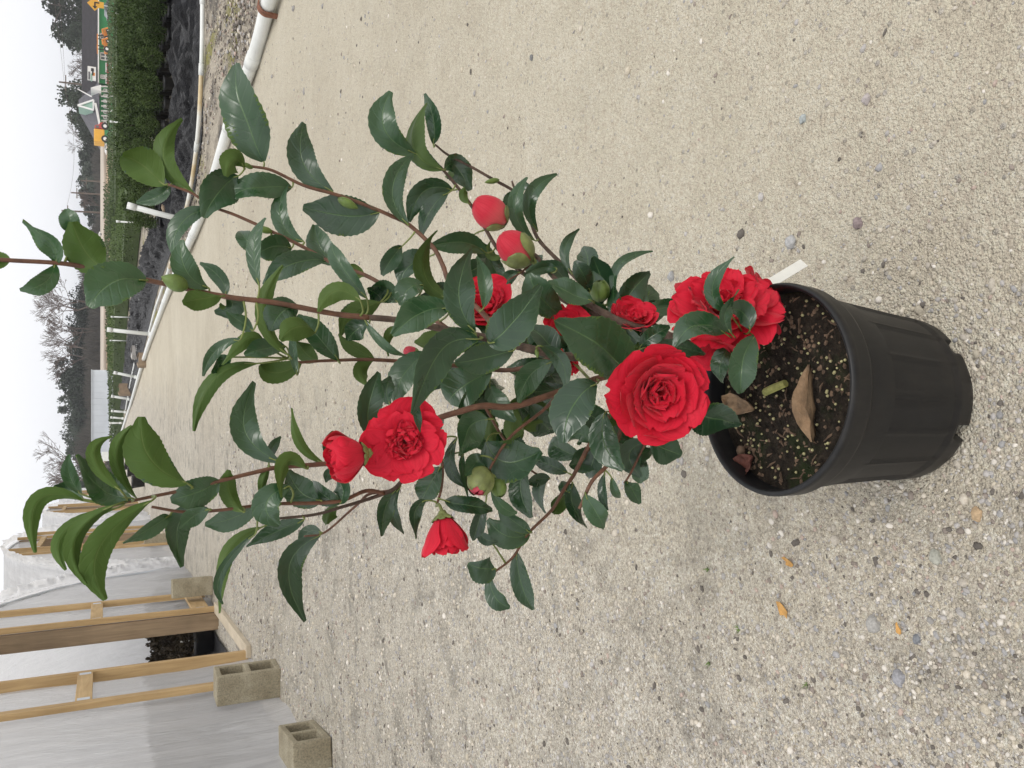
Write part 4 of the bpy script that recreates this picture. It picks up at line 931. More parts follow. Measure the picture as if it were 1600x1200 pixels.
strip('plant_rows', V((24, 24, 0)), V((7.2, 37, 0)), 1.3, .25, .80, .09, 9000, M['hedge_fol'], 'row of dark green nursery plants behind the near bed', 1)
strip('plant_rows', V((27, 33, 0)), V((8, 52, 0)), 1.6, .25, .80, .11, 9000, M['hedge_fol'], 'distant band of green nursery plants below the road bank', 2)
strip('plant_rows', V((6.2, 23.5, 0)), V((4.2, 32, 0)), 1.0, .2, .62, .07, 7000, M['box_fol'], 'short strip of olive green plants past the near bed', 3)
strip('plant_rows', V((5.5, 36, 0)), V((1.5, 50, 0)), 1.2, .25, .75, .10, 6000, M['box_fol'], 'long olive strip of plants leading to the grey building', 4)
strip('plant_rows', V((10, 50, 0)), V((-6, 72, 0)), 1.6, .3, .95, .14, 8000, M['hedge_fol'], 'farthest dark green plant row before the brown wood', 5)
# plants inside the first greenhouse
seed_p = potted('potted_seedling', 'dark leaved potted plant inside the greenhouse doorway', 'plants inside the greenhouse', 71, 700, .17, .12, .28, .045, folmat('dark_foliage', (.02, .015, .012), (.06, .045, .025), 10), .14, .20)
tgm = MB(); tgm.box((.05, -.09, .28), (.02, .003, .09)); tgm.build('label', M['tagw'], seed_p)
rg = random.Random(8)
for i in range(8):
    for j in range(6):
        p = wp(9.35 + i * .40 + rg.uniform(-.05, .05), .02, -.35 - j * .40)
        if i == j == 0: seed_p.location = p
        else: copy_tree(seed_p, p, rg.uniform(-.5, .5), rg.uniform(.95, 1.3))
# black pots left by the far greenhouses
for i, (x, y, s_, lb) in enumerate(((214, 737, 1.0, 'empty black pot on the path near the third greenhouse'), (226, 752, 1.1, 'larger empty black pot beside the second greenhouse front'), (206, 728, .9, 'small black pot farthest along the greenhouse fronts'))):
    p = gd(x, y); b = MB(); b.lathe([(.01, .01), (.13, 0), (.16, .26), (.17, .26), (.17, .30), (.15, .30), (.13, .03), (.01, .03)], (0, 0, 0), 20)
    b.v = [v_ * s_ + p for v_ in b.v]; tag(b.build('empty_pot', M['black_plastic'], smooth=True), lb, 'plant pot')
# ------------------------------------------------------------------ pipes and standpipes
pp = [p + V((0, 0, .052 + .01 * math.sin(i * .3))) for i, p in enumerate(pipe_s)]
pl = thing('drain_pipe', pipe_s[0], 'thick white PVC pipe curving along the edge of the path', 'pipe')
MB().tube(pp, .050, 16).build('pipe', M['pvc'], pl, True)
for k in (18, 30, 42, 55):
    t_ = (pp[k + 1] - pp[k]).normalized(); MB().tube([pp[k] - t_ * .07, pp[k] + t_ * .07], .055, 16).build('coupling', M['pvc'], pl, True)
q = gd(434, 30); ib = MB(); d_ = (pipe_s[9] - pipe_s[8]).normalized(); cpos = min(pp, key=lambda z_: (z_ - q).length)
ring = [V((math.cos(t) * .060, 0, math.sin(t) * .060)) for t in np.linspace(1.25, 3.5, 12)]
rz_ = math.atan2(-d_.x, d_.y); rm = Matrix.Rotation(rz_, 3, 'Z')
for i in range(11):
    pts4 = []
    for yy in (-.028, .028):
        for rr in (1.0, 1.12): pts4.append([cpos + rm @ V((ring[k].x * rr, yy, ring[k].z * rr)) for k in (i, i + 1)])
    a0, a1, c0, c1 = pts4
    ib.add([*a0, *a1, *c0, *c1], [(2, 3, 7, 6), (0, 4, 5, 1), (0, 1, 3, 2), (4, 6, 7, 5), (0, 2, 6, 4), (1, 5, 7, 3)])
ib.box(cpos + rm @ V((-.062, 0, -.03)), (.012, .05, .075), rm)
tag(ib.build('iron_strap', M['rust']), 'rusty brown iron strap pinning down the thick white pipe', 'strap')
TH = [gd(329, -120), gd(328, 0), gd(326, 110), gd(318, 230), gd(300, 330), gd(272, 420), gd(250, 480), gd(238, 520)]
ts = [p + V((0, 0, .075)) for p in smooth_path(TH, 8)]
tp = thing('water_pipe', ts[0] - V((0, 0, .075)), 'thin white water pipe, rust stained, along the black cloth', 'pipe')
for i in range(0, len(ts) - 8, 8):
    MB().tube(ts[i:i + 9], .024, 12).build('pipe_length', M['pvc_stain' if 16 <= i <= 32 else 'pvc'], tp, True)
    t_ = (ts[i + 9 if i + 9 < len(ts) else i + 8] - ts[i + 7]).normalized(); MB().tube([ts[i + 8] - t_ * .06, ts[i + 8] + t_ * .06], .030, 12).build('coupling', M['pvc'], tp, True)
TH2 = [gd(223, 560), gd(221, 590), gd(216, 640)]; t2 = [p + V((0, 0, .1)) for p in smooth_path([gd(226, 430), gd(222, 520), gd(217, 560), gd(208, 600), gd(200, 640)], 5)]
tag(MB().tube(t2, .03, 10).build('water_pipe', M['pvc'], smooth=True), 'far thin white pipe across the cloth beyond the standpipes', 'pipe')
def standpipe(x0, y0, x1, y1, r, label):
    p0 = gd(x0, y0); Yd = p0.y; p1 = pt(x1, y1, Yd + .05); t = thing('standpipe', p0, label, 'standpipe', 'white standpipes of the irrigation line')
    MB().tube([p0 + V((0, 0, -.05)), p0.lerp(p1, .5), p1], r, 12).build('pipe', M['pvc'], t, True)
    d = (p1 - p0).normalized(); MB().tube([p1 - d * .10, p1 + d * .01], r * 1.25, 12).build('cap', M['pvc'], t, True)
    MB().tube([p0 - d * .02, p0 + d * .12], r * 1.3, 12).build('tee', M['pvc'], t, True)
for a_ in ((297, 347, 200, 321, .036, 'stout leaning white standpipe beside the near bed'), (241, 523, 168, 515, .042, 'white standpipe where the thin pipe meets the thick pipe'), (216, 590, 178, 582, .045, 'white standpipe by the brown carton near the olive strip'),
           (204, 624, 174, 619, .05, 'white standpipe in front of the grey metal building, beside the cartons'), (198, 644, 174, 642, .05, 'white standpipe of the close far group of three, first past the cartons'), (194, 654, 173, 652, .05, 'middle white standpipe of the close far group of three'), (190, 661, 171, 661, .05, 'farthest white standpipe where the thick pipe ends')): standpipe(*a_)
def riser(x0, x1, y, Y, label):
    p1 = pt(x0, y, Y); p0 = V((p1.x, p1.y, gz(p1.x, p1.y))); t = thing('riser', p0, label, 'sprinkler riser', 'thin white risers standing among the plants')
    MB().tube([p0, p1], .022, 8).build('pipe', M['pvc'], t, True); MB().tube([p1 - V((0, 0, .05)), p1 + V((0, 0, .04))], .03, 8).build('sprinkler_head', M['pvc'], t, True)
for x0, y, Y, lb in ((182, 21, 22, 'white sprinkler riser in the bed below the diamond road sign'), (174, 190, 27, 'white sprinkler riser in the plants below the yellow truck'), (184, 346, 24, 'white riser between the beds behind the stout leaning standpipe'),
                     (175, 495, 34, 'white riser behind the olive strip beside the tall standpipe'), (173, 532, 40, 'white riser in the dark plant row before the brown wood'), (173, 105, 58, 'tiny white riser before the green shop wall'), (172, 205, 60, 'tiny white riser just below the yellow truck'), (173, 298, 60, 'tiny white riser before the tan road bank')): riser(x0, x0 + 10, y, Y, lb)
# cartons and blocks lying by the far cloth
def carton(x, y, w_, h_, mat, label, rz=.2):
    p = gd(x, y); t = thing('carton', p, label, 'box'); hb = h_
    b = MB(); rm_ = Matrix.Rotation(rz, 3, 'Z'); b.box(p + V((0, 0, hb / 2)), (w_, w_ * .8, hb), rm_); b.build('box_body', mat, t, bevel=.008)
    for s_ in (-1, 1):
        b = MB(); b.box(p + rm_ @ V((s_ * w_ * .36, 0, 0)) + V((0, 0, hb + .02)), (w_ * .3, w_ * .78, .012), rm_ @ Matrix.Rotation(s_ * .35, 3, 'Y')); b.build('flap', mat, t)
M['carton'] = simple('cardboard', (.27, .20, .135), .85, .2, 6); M['greybox'] = simple('grey_box', (.42, .40, .38), .8, .2, 6)
carton(228, 563, .36, .18, M['carton'], 'brown cardboard carton resting beside the thick white pipe'); carton(219, 551, .35, .22, M['greybox'], 'grey carton on the cloth behind the brown carton', .5)
carton(206, 609, .45, .45, M['carton'], 'brown carton between the far standpipes'); carton(273, 318, .26, .16, M['carton'], 'small tan carton by the stout leaning standpipe', .1)
# ------------------------------------------------------------------ far side: bank, shop, shed
b = MB(); r0, r1 = pt(170, 215, 125), pt(170, 470, 125); b.prism([V((r1.x - 30, 120, -1.4)), V((r1.x - 30, 123, .55)), V((r1.x - 30, 131, 1.0)), V((r1.x - 30, 140, -1.4))], (r0.x - r1.x + 60, 0, 0)); tag(b.build('road_bank', M['tan']), 'tan earth bank of the far road', kind='structure')
b = MB(); b.prism([V((r1.x - 30, 124.2, .66)), V((r1.x - 30, 130.8, 1.03)), V((r1.x - 30, 130.8, 1.30)), V((r1.x - 30, 124.2, .90))], (r0.x - r1.x + 60, 0, 0)); tag(b.build('road', M['tan2']), 'pale far road on top of the bank', kind='structure')
def quad(b, pts, mi=0, th=.08):
    n_ = (pts[1] - pts[0]).cross(pts[2] - pts[0]).normalized() * th; b.prism(pts, n_, mi)
SY = 112.0
def sp(x, y, dy=0): q = pt(x, y, SY); return V((q.x, SY + dy, q.z))
shop = thing('shop_building', sp(180, 100), 'green walled shop with dark shingle roof and white trim', 'building')
def wallbox(name, y0, y1, xt, xb, mat, d0=0, d1=7, par=shop):
    A, B = sp(xb, y1), sp(xt, y0); bb = MB(); bb.box(((A.x + B.x) / 2, SY + (d0 + d1) / 2, (A.z + B.z) / 2), (abs(B.x - A.x), d1 - d0, abs(B.z - A.z))); return bb.build(name, mat, par)
wallbox('wall', -130, 132, 153, 190, M['green'], .6, 9)
bb = MB(); e0, e1 = sp(154.5, -135, -.3), sp(154.5, 134, -.3); q0, q1 = sp(126, -135, 6), sp(126, 134, 6); e2, e3 = V((e0.x, SY + 12, e0.z)), V((e1.x, SY + 12, e1.z))
bb.prism([e0, q0, e2], e1 - e0); roof = bb.build('roof', M['roof'], shop)
for k in range(14):      # shingle courses
    t = (k + .5) / 14; A, B = e0.lerp(q0, t), e1.lerp(q1, t); c_ = MB(); c_.box((A + B) / 2 + V((0, -.03, .03)), (abs(A.x - B.x), .05, .06)); c_.build('shingle_course', M['roof'], roof)
wallbox('fascia', -135, 134, 152.8, 154.8, M['white'], -.42, -.32)
def window(y0, y1, x0, x1, nx_=2, ny_=2, par=shop, d=.45):
    f_ = wallbox('window', y0, y1, x0, x1, M['glass'], d + .06, d + .13, par)
    A, B = sp(x1, y1), sp(x0, y0)
    for i in range(nx_ + 1): m_ = MB(); m_.box((A.x + (B.x - A.x) * i / nx_, SY + d + .02, (A.z + B.z) / 2), (.13, .08, B.z - A.z)); m_.build('mullion', M['white'], f_)
    for i in range(ny_ + 1): m_ = MB(); m_.box(((A.x + B.x) / 2, SY + d + .022, A.z + (B.z - A.z) * i / ny_), (B.x - A.x, .07, .13)); m_.build('glazing_bar', M['white'], f_)
window(80, 93, 157, 172, 2, 2); window(115, 121, 157.5, 163.5, 2, 1); window(50, 60, 157, 170, 2, 2)
def banner(y0, y1, x0, x1, rows, mat='redp'):
    f_ = wallbox('banner', y0, y1, x0, x1, M['white'], .40, .46); rgb = random.Random(y0)
    for k in range(rows):
        yy = y0 + (y1 - y0) * (k + .5) / rows; m_ = MB(); A = sp((x0 + x1) / 2, yy); m_.box((A.x, SY + .38, A.z), (.32, .02, (x1 - x0) * .06 * rgb.uniform(.3, .6))); m_.build('print', M[mat], f_)
banner(96, 112, 164.5, 172.5, 5); banner(114, 130, 164.5, 173, 5)
wallbox('sill_band', 60, 132, 173, 175, M['tan'], .3, .6)
sgn = wallbox('roof_sign', 107, 130, 137, 150, M['white'], -.9, -.7); 
for (yy, xx, w_, h_, mt) in ((122, 139.5, .9, .18, 'roof2'), (117, 145, .7, .16, 'roof'), (113, 144.5, .35, .3, 'roof'), (120, 146.5, .35, .25, 'orange'), (125, 143, .9, .16, 'pgreen')):
    A = sp(xx, yy); m_ = MB(); m_.box((A.x, SY - .92, A.z), (w_, .03, h_)); m_.build('print', M[mt], sgn)
# gabled wing of the shop
wg = thing('shop_wing', sp(180, 165), 'grey roofed shop wing with pale green dormer and porch gables', 'building')
wallbox('wall', 132.5, 200, 156, 190, M['green'], .4, 8, wg)
bb = MB(); ap = [sp(121, 136, 5), sp(123, 158, 5)]; ev = [sp(154, 131, -.6), sp(156.5, 203, -.6)]; md = [sp(142, 133, 1.6), sp(143, 176, 1.6)]; bk = [sp(154, 131, 10), sp(156.5, 203, 10)]
bb.add([*ap, *md, *ev, *bk], [(0, 2, 3, 1), (2, 4, 5, 3), (0, 6, 4, 2), (1, 3, 5, 7), (0, 1, 7, 6), (4, 6, 7, 5)]); wr = bb.build('roof', M['roof2'], wg)
bb = MB(); quad(bb, [sp(121, 136, .6), sp(121.5, 137.5, .6), sp(144, 152, .2), sp(144, 149.5, .2)], 0, .2); bb.build('barge_board', M['white'], wr)
bb = MB(); bb.prism([sp(122.5, 163.5, .4), sp(145.5, 157.5, -.1), sp(145.5, 172, -.1)], (0, 3.2, 0)); dm = bb.build('dormer', M['pgreen'], wg)
for A, B in ((sp(121.5, 163.5, .3), sp(146.5, 157, -.2)), (sp(121.5, 163.5, .3), sp(146.5, 172.8, -.2)), (sp(146, 157, -.2), sp(146, 172.8, -.2))): MB().tube([A, B], .13, 4).build('trim', M['white'], dm)
bb = MB(); bb.prism([sp(142, 143.5, -1.6), sp(158, 139, -1.6), sp(158, 149, -1.6)], (0, 3, 0)); bb.build('porch_gable', M['white'], wg)
MB().tube([sp(149, 164, -.7), sp(157, 203, -.7)], .16, 4).build('eave_board', M['white'], wg)
for k in range(8):
    yy = 136 + k * 7.6; A, B = sp(158, yy, -.2), sp(190, yy, -.2); MB().tube([A, B], .09, 6).build('porch_post', M['white'], wg)
for k in range(7): window(138 + k * 8.4, 143 + k * 8.4, 162, 170, 1, 2, wg, .25)
# long grey metal building
GY = 92.0
gb = thing('metal_building', pt(172, 650, GY), 'long low grey metal clad building before the wood', 'building')
A, B = pt(172.5, 720, GY), pt(143.5, 578, GY); npn = 16
for k in range(npn):
    x0 = A.x + (B.x - A.x) * k / npn; x1 = A.x + (B.x - A.x) * (k + 1) / npn; bb = MB()
    bb.box(((x0 + x1) / 2, GY + 3 + (.02 if k % 2 else 0), (A.z + B.z) / 2 - .3), (x1 - x0 - .004, 6, B.z - A.z + .6)); bb.build('panel', M['metal'], gb, bevel=.006)
bb = MB(); bb.box(((A.x + B.x) / 2, GY + 3, B.z + .03), (B.x - A.x + .1, 6.2, .06)); bb.build('roof_edge', M['metal'], gb)
bb = MB(); bb.box(((A.x + B.x) / 2, GY - .06, A.z + .05), (B.x - A.x + .1, .1, .12)); bb.build('base_trim', M['white'], gb)
bb = MB(); q = pt(165, 713, GY); bb.box((q.x, GY - .04, q.z), (.9, .06, .75)); bb.build('door_panel', M['pvc'], gb)
# road sign
sg = pt(148, 6, 66); st = thing('road_sign', V((sg.x, 66, gz(sg.x, 66))), 'yellow diamond road sign with a black left turn arrow', 'road sign')
d_ = .48; bb = MB(); bb.prism([sg + V((0, 0, d_)), sg + V((d_, 0, 0)), sg + V((0, 0, -d_)), sg + V((-d_, 0, 0))], (0, .02, 0)); pltt = bb.build('sign_plate', M['yellow'], st)
bb = MB()
for c_, s_ in (((.10, -.16), (.09, .26)), ((-.02, -.01), (.30, .09))): bb.box(sg + V((c_[0], -.012 - .004 * (s_[0] > .1), c_[1])), (s_[0], .012, s_[1]))
bb.prism([sg + V((-.34, -.02, -.01)), sg + V((-.16, -.02, .14)), sg + V((-.16, -.02, -.16))], (0, .012, 0)); bb.build('arrow', M['black'], pltt)
q = pt(158, 8, 66); bb = MB(); bb.box(q, (.42, .02, .34)); bb.build('speed_plate', M['yellow'], st)
MB().tube([V((sg.x, 66.04, gz(sg.x, 66))), sg + V((0, .04, .3))], .035, 6).build('post', M['metal'], st)
# vehicles far off
def wheels(t, xs_, y, z, r):
    for x in xs_:
        w_ = MB().tube([V((x, y, z)), V((x, y + .25, z))], r, 14).build('wheel', M['black'], t); MB().tube([V((x, y - .01, z)), V((x, y + .02, z))], r * .5, 10).build('hub', M['white'], w_)
def truck(y0, y1, Y, label, mb, mc, hgt, cabfirst=True):
    A, B = pt(169, y1, Y), pt(159, y0, Y); zb = A.z; L = B.x - A.x; t = thing('truck', V(((A.x + B.x) / 2, Y, zb)), label, 'truck')
    bb = MB(); bb.box((A.x + L * .33, Y + 1, zb + .35 + hgt / 2), (L * .64, 2, hgt)); bb.build('cargo_body', mb, t, bevel=.08)
    bb = MB(); x = A.x + L * .84; bb.prism([V((x - L * .17, Y, zb + .35)), V((x + L * .16, Y, zb + .35)), V((x + L * .16, Y, zb + .35 + hgt * .42)), V((x + L * .05, Y, zb + .35 + hgt * .5)), V((x - L * .02, Y, zb + .35 + hgt * .92)), V((x - L * .17, Y, zb + .35 + hgt * .92))], (0, 2, 0)); cb = bb.build('cab', mc, t, bevel=.05)
    bb = MB(); bb.box((x - L * .09, Y - .015, zb + .35 + hgt * .68), (L * .11, .03, hgt * .3)); bb.build('window', M['glass'], cb)
    wheels(t, (A.x + L * .18, A.x + L * .82), Y - .05, zb + .3, .36)
truck(191, 223, 100, 'yellow truck with red cab parked beyond the plant rows', M['yellow'], M['redp'], 1.0)
def car(y0, y1, xb, Y, mat, label):
    A, B = pt(xb, y1, Y), pt(xb, y0, Y); L = B.x - A.x; t = thing('car', V(((A.x + B.x) / 2, Y, A.z)), label, 'car'); z = A.z; h_ = L * .34
    pr = [(0, .22), (0, .55), (.2, .62), (.32, 1.0), (.68, 1.0), (.84, .62), (1, .55), (1, .22)]; bb = MB(); bb.prism([V((A.x + L * a, Y, z + h_ * c)) for a, c in pr], (0, 1.7, 0)); bd = bb.build('body', mat, t, bevel=.06)
    bb = MB(); bb.prism([V((A.x + L * a, Y - .012, z + h_ * c)) for a, c in ((.25, .64), (.34, .93), (.66, .93), (.78, .64))], (0, .02, 0)); bb.build('window', M['glass'], bd)
    wheels(t, (A.x + L * .2, A.x + L * .8), Y - .04, z + h_ * .2, h_ * .22)
car(224, 236, 168, 98, M['white'], 'small white car parked behind the yellow truck'); car(362, 382, 159, 122, M['white'], 'white car on the far pale road'); car(0, 24, 172, 95, M['glass'], 'dark parked car below the diamond road sign')
def tractor(y0, y1, Y, label):
    A, B = pt(172, y1, Y), pt(172, y0, Y); L = B.x - A.x; z = A.z; t = thing('orange_machine', V(((A.x + B.x) / 2, Y, z)), label, 'tractor')
    bb = MB(); bb.box((A.x + L * .68, Y + .6, z + L * .32), (L * .5, 1.0, L * .26)); bb.build('hood', M['orange'], t, bevel=.05)
    bb = MB(); bb.box((A.x + L * .28, Y + .6, z + L * .28), (L * .32, 1.1, L * .3)); bb.build('seat_deck', M['orange'], t, bevel=.05)
    for s_ in (.16, .42): MB().tube([V((A.x + L * s_, Y + .1, z + L * .4)), V((A.x + L * s_, Y + .1, z + L * .86))], .05, 6).build('roof_post', M['black'], t)
    bb = MB(); bb.box((A.x + L * .29, Y + .6, z + L * .89), (L * .44, 1.2, .1)); bb.build('canopy', M['orange'], t)
    MB().tube([V((A.x + L * .5, Y - .1, z + L * .5)), V((A.x + L * .85, Y - .15, z + L * .55)), V((A.x + L * 1.05, Y - .15, z + L * .15))], .09, 6).build('loader_arm', M['orange'], t)
    wheels(t, (A.x + L * .22,), Y - .1, z + L * .22, L * .22); wheels(t, (A.x + L * .85,), Y - .1, z + L * .14, L * .14)
tractor(46, 66, 97, 'orange tractor with canopy parked before the dark shop roof'); tractor(62, 82, 93, 'second orange tractor, nearer the white shop windows')
# utility poles
def upole(y, xt, Y, arm, label):
    p1 = pt(xt, y, Y); p0 = V((p1.x + .2, Y, gz(p1.x, Y) - .2)); t = thing('utility_pole', p0, label, 'utility pole', 'utility poles along the far road')
    MB().tube([p0, p1], [.16, .11], 8).build('pole', M['pole'], t); c = p1 - V((0, 0, .8)); MB().tube([c - V((arm, 0, 0)), c + V((arm, 0, 0))], .07, 6).build('crossarm', M['pole'], t)
    return p1
tops = [upole(128, 92, 128, 1.0, 'tall utility pole rising behind the shop roof sign'), upole(301, 111, 150, .8, 'utility pole beyond the road bank with its arm above the pines'), upole(329, 96, 140, .8, 'utility pole beside the reddish bare tree')]
upole(282, 126, 150, .5, 'short thin utility pole before the dark pine wood')
def wire(A, B, sag, label):
    n = 24; tag(MB().tube([A.lerp(B, i / n) - V((0, 0, sag * 4 * (i / n) * (1 - i / n))) for i in range(n + 1)], .018, 4).build('power_line', M['pole']), label, 'power line')
wire(tops[0] + V((-.9, 0, -.7)), V((70, 75, 12.5)), 1.2, 'thin power line from the shop pole toward the tall evergreen'); wire(tops[0] + V((.9, 0, -.7)), V((74, 75, 11.0)), 1.2, 'lower thin power line leading from the shop pole')
wire(tops[2] + V((.7, 0, -.7)), tops[0] + V((-.9, 0, -.7)), 1.0, 'thin power line spanning between two far utility poles')
# ------------------------------------------------------------------ trees
def crown_mesh(name, seed, n, kind):
    rg = random.Random(seed); b = MB(); cl = []
    for i in range(46 if kind == 'round' else 60):
        if kind == 'round':
            d = V((rg.gauss(0, 1), rg.gauss(0, 1), rg.gauss(0, 1))).normalized() * rg.uniform(.45, .88); c = V((d.x * .5, d.y * .5, .58 + d.z * .40)); r_ = rg.uniform(.07, .14)
        else:
            z = rg.uniform(.12, .97); rr = (.48 * (1 - z) ** .55 + .04) * math.sqrt(rg.random()); an = rg.uniform(0, 6.3); c = V((math.cos(an) * rr, math.sin(an) * rr, z)); r_ = rg.uniform(.05, .10)
        cl.append((c, r_))
    for i in range(n):
        c, r_ = rg.choice(cl); d = V((rg.gauss(0, 1), rg.gauss(0, 1), rg.gauss(0, .8))).normalized(); p = c + d * r_ * rg.uniform(.5, 1.1)
        u = V((rg.gauss(0, 1), rg.gauss(0, 1), rg.gauss(0, 1))).normalized(); v_ = u.orthogonal().normalized(); l_ = rg.uniform(.022, .060)
        b.add([p, p + u * l_ * .5 + v_ * l_ * .4, p + u * l_, p + u * l_ * .5 - v_ * l_ * .4], [(0, 1, 2, 3)])
    return b
def unit_tree(kind, seed, n, mat):
    t = thing('evergreen_tree', (0, 0, 0), 'x', 'tree'); crown_mesh('c', seed, n, kind).build('crown', mat, t)
    b = MB(); b.tube([(0, 0, 0), (.005, 0, .4), (0, .005, .85)], [.022, .014, .004], 7)
    rg = random.Random(seed)
    for k in range(9): an = rg.uniform(0, 6.3); z = rg.uniform(.25, .75); b.tube([(0, 0, z), (math.cos(an) * .2, math.sin(an) * .2, z + .08), (math.cos(an) * .36, math.sin(an) * .36, z + .12)], [.008, .005, .002], 4)
    b.build('trunk', M['bark'], t); return t
UT = {'r': unit_tree('round', 3, 5200, M['tree_fol']), 's': unit_tree('round', 9, 4600, M['pine_fol']), 'p': unit_tree('spire', 5, 4200, M['pine_fol'])}
used_t = set()
def tree(kind, y, xt, wpx, Y, label, group=None, name='evergreen_tree'):
    T = pt(xt, y, Y); z0 = gz(T.x, Y) - .2; src = UT[kind]
    if kind in used_t: o = copy_tree(src, (T.x, Y, z0))
    else: o = src; used_t.add(kind); o.location = (T.x, Y, z0)
    wd = wpx * mpp(T); o.scale = (wd, wd * .8, T.z - z0); o.rotation_euler = (0, 0, y * 1.7 % 6.28); o['label'] = label
    if group: o['group'] = group
    return o
tree('r', 2, 52, 150, 150, 'large dark evergreen tree towering behind the shop beside the diamond sign'); tree('r', 52, 90, 62, 146, 'lower flank evergreen leaning out from the large tree behind the shop')
tree('r', 160, 80, 82, 140, 'rounded dark evergreen directly behind the gabled shop wing'); tree('s', 190, 104, 60, 150, 'smaller evergreen touching the rounded one behind the shop wing')
WL = 'dark pine in the wood line beyond the road bank'; WG = 'pines of the far wood line'
for y, xt, wd in ((212, 121, 50), (236, 119, 52), (262, 122, 50), (286, 117, 54), (312, 126, 44), (345, 138, 44), (372, 141, 46), (400, 139, 44), (430, 138, 50), (224, 126, 50), (249, 124, 50), (274, 124, 50), (300, 124, 46), (330, 132, 44)): tree('s' if y % 3 else 'p', y, xt, wd * 1.35, 165 + y % 7, WL, WG)
WL2 = 'dark green evergreen in the wood behind the grey metal building'; WG2 = 'evergreens behind the metal building'
for y, xt, wd in ((468, 104, 62), (505, 100, 60), (545, 98, 60), (575, 86, 66), (604, 84, 60), (632, 92, 56), (658, 94, 56), (682, 90, 44), (715, 108, 60), (750, 112, 62), (785, 112, 60), (820, 118, 60), (486, 112, 60), (526, 108, 60), (560, 104, 60), (590, 98, 60), (618, 100, 60), (646, 104, 60), (670, 100, 56), (698, 104, 60), (732, 112, 60)): tree('rsp'[y % 3] if y > 560 else 's', y, xt, wd * 1.35, 150 + y % 9, WL2, WG2)
def bare(y, xt, wpx, Y, label, seed, depth=6, name='bare_tree', z0s=None):
    T = pt(xt, y, Y); z0 = gz(T.x, Y); hgt = T.z - z0; t = thing(name, V((T.x, Y, z0)), label, 'tree'); rg = random.Random(seed); bt = MB(); bl = MB(); asp = wpx * mpp(T) / hgt
    def grow(p, d, L, r_, lv):
        q = p + d * L; mid = p.lerp(q, .5) + V((rg.uniform(-1, 1), rg.uniform(-1, 1), 0)) * L * .06
        (bt if lv < 2 else bl).tube([p, mid, q], [r_, r_ * .85, r_ * .65], 5 if lv < 2 else 3, 0, False)
        if lv >= depth: return
        for k in range(2 if lv < 1 else rg.choice((2, 3, 3))):
            nd = (d + V((rg.gauss(0, .42) * asp * 1.5, rg.gauss(0, .42), rg.gauss(.1, .25)))).normalized(); grow(q if k else p.lerp(q, rg.uniform(.6, 1)), nd, L * rg.uniform(.62, .85), max(.024, r_ * .62), lv + 1)
    grow(V((T.x, Y, z0 - .2)), V((0, 0, 1)), hgt * .30, hgt * .020, 0)
    zm = max(v_.z for v_ in bl.v); k = hgt / (zm - z0)
    for bb_ in (bt, bl): bb_.v = [V((T.x + (v_.x - T.x) * k, v_.y, z0 + (v_.z - z0) * k)) for v_ in bb_.v]
    bt.build('trunk', M['bark'], t); bl.build('crown', M['twig'], t)
for a_ in ((470, 43, 110, 135, 'large spreading bare tree left of the tall camellia shoot', 1, 7), (515, 66, 80, 140, 'slighter bare tree beside the large spreading one', 2, 6), (548, 58, 70, 145, 'thin forked bare tree above the brown wood', 3, 6), (722, 50, 95, 130, 'dome shaped bare tree behind the white greenhouses', 4, 7), (752, 72, 60, 133, 'smaller bare tree beside the dome shaped one', 9, 6),
           (85, 104, 60, 170, 'hazy bare tree above the dark shop roof', 5, 6), (105, 108, 50, 172, 'second hazy bare tree above the dark shop roof, by the pole', 6, 6), (225, 100, 55, 175, 'grey bare tree above the dark pine wood', 7, 6), (322, 118, 40, 155, 'reddish bare tree between two utility poles', 8, 6)): bare(a_[0], a_[1], a_[2], a_[3], a_[4], a_[5], a_[6])
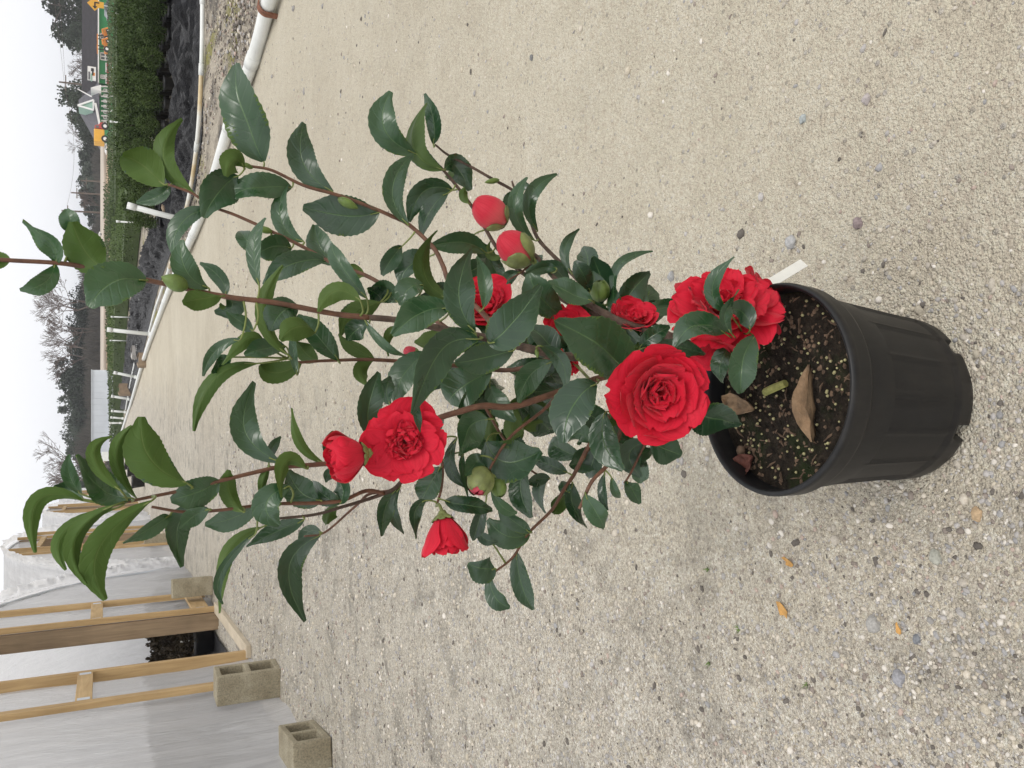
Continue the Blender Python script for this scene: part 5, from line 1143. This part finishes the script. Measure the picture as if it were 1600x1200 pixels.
# brown undergrowth of the wood
def thicket(y0, y1, xt, Y, n, label, seed, mat):
    A, B = pt(xt, y1, Y), pt(xt, y0, Y); rg = random.Random(seed); b = MB()
    for i in range(n):
        x = rg.uniform(A.x, B.x); yy = Y + rg.uniform(-4, 6); zb = gz(x, yy); hh = (A.z - zb) * (.35 + .65 * rg.random()) * (.75 + .35 * noise.noise((x * .15, 3, seed)))
        dx, dy = rg.gauss(0, .7), rg.gauss(0, .5); w_ = rg.uniform(.04, .12)
        p = V((x, yy, zb + hh * rg.uniform(0, .55))); q = V((x + dx, yy + dy, zb + hh)); m_ = p.lerp(q, .5) + V((rg.gauss(0, .2), 0, 0))
        b.add([p - V((w_, 0, 0)), p + V((w_, 0, 0)), m_ + V((w_ * .8, .05, 0)), m_ - V((w_ * .8, .05, 0)), q + V((w_ * .3, 0, 0)), q - V((w_ * .3, 0, 0))], [(0, 1, 2, 3), (3, 2, 4, 5)])
    tag(b.build('thicket', mat), label, 'undergrowth', None, 'stuff')
thicket(400, 860, 108, 142, 9000, 'brown leafless undergrowth of the far wood', 1, M['brush']); thicket(190, 470, 132, 158, 5000, 'grey brown undergrowth below the far pines', 2, M['brush']); thicket(-60, 140, 118, 160, 2500, 'dim brush behind the shop roof', 3, M['brush'])
thicket(700, 900, 150, 105, 2500, 'brown brush behind the far greenhouses', 4, M['brush'])
# ------------------------------------------------------------------ damp air
b = MB(); x0, x1, y0, y1 = min(xs) - 4, max(xs) + 4, min(ys) - 4, max(ys) + 4
b.box(((x0 + x1) / 2, (y0 + y1) / 2, 9.5), (x1 - x0, y1 - y0, 25))
hz = bpy.data.materials.new('haze'); hz.use_nodes = True; hz.node_tree.nodes.clear()
pv = hz.node_tree.nodes.new('ShaderNodeVolumePrincipled'); pv.inputs['Density'].default_value = .0006; pv.inputs['Color'].default_value = (.93, .95, 1, 1)
ho = hz.node_tree.nodes.new('ShaderNodeOutputMaterial'); hz.node_tree.links.new(pv.outputs[0], ho.inputs['Volume'])
tag(b.build('haze', hz), 'thin grey damp air over the nursery', 'haze', None, 'stuff')
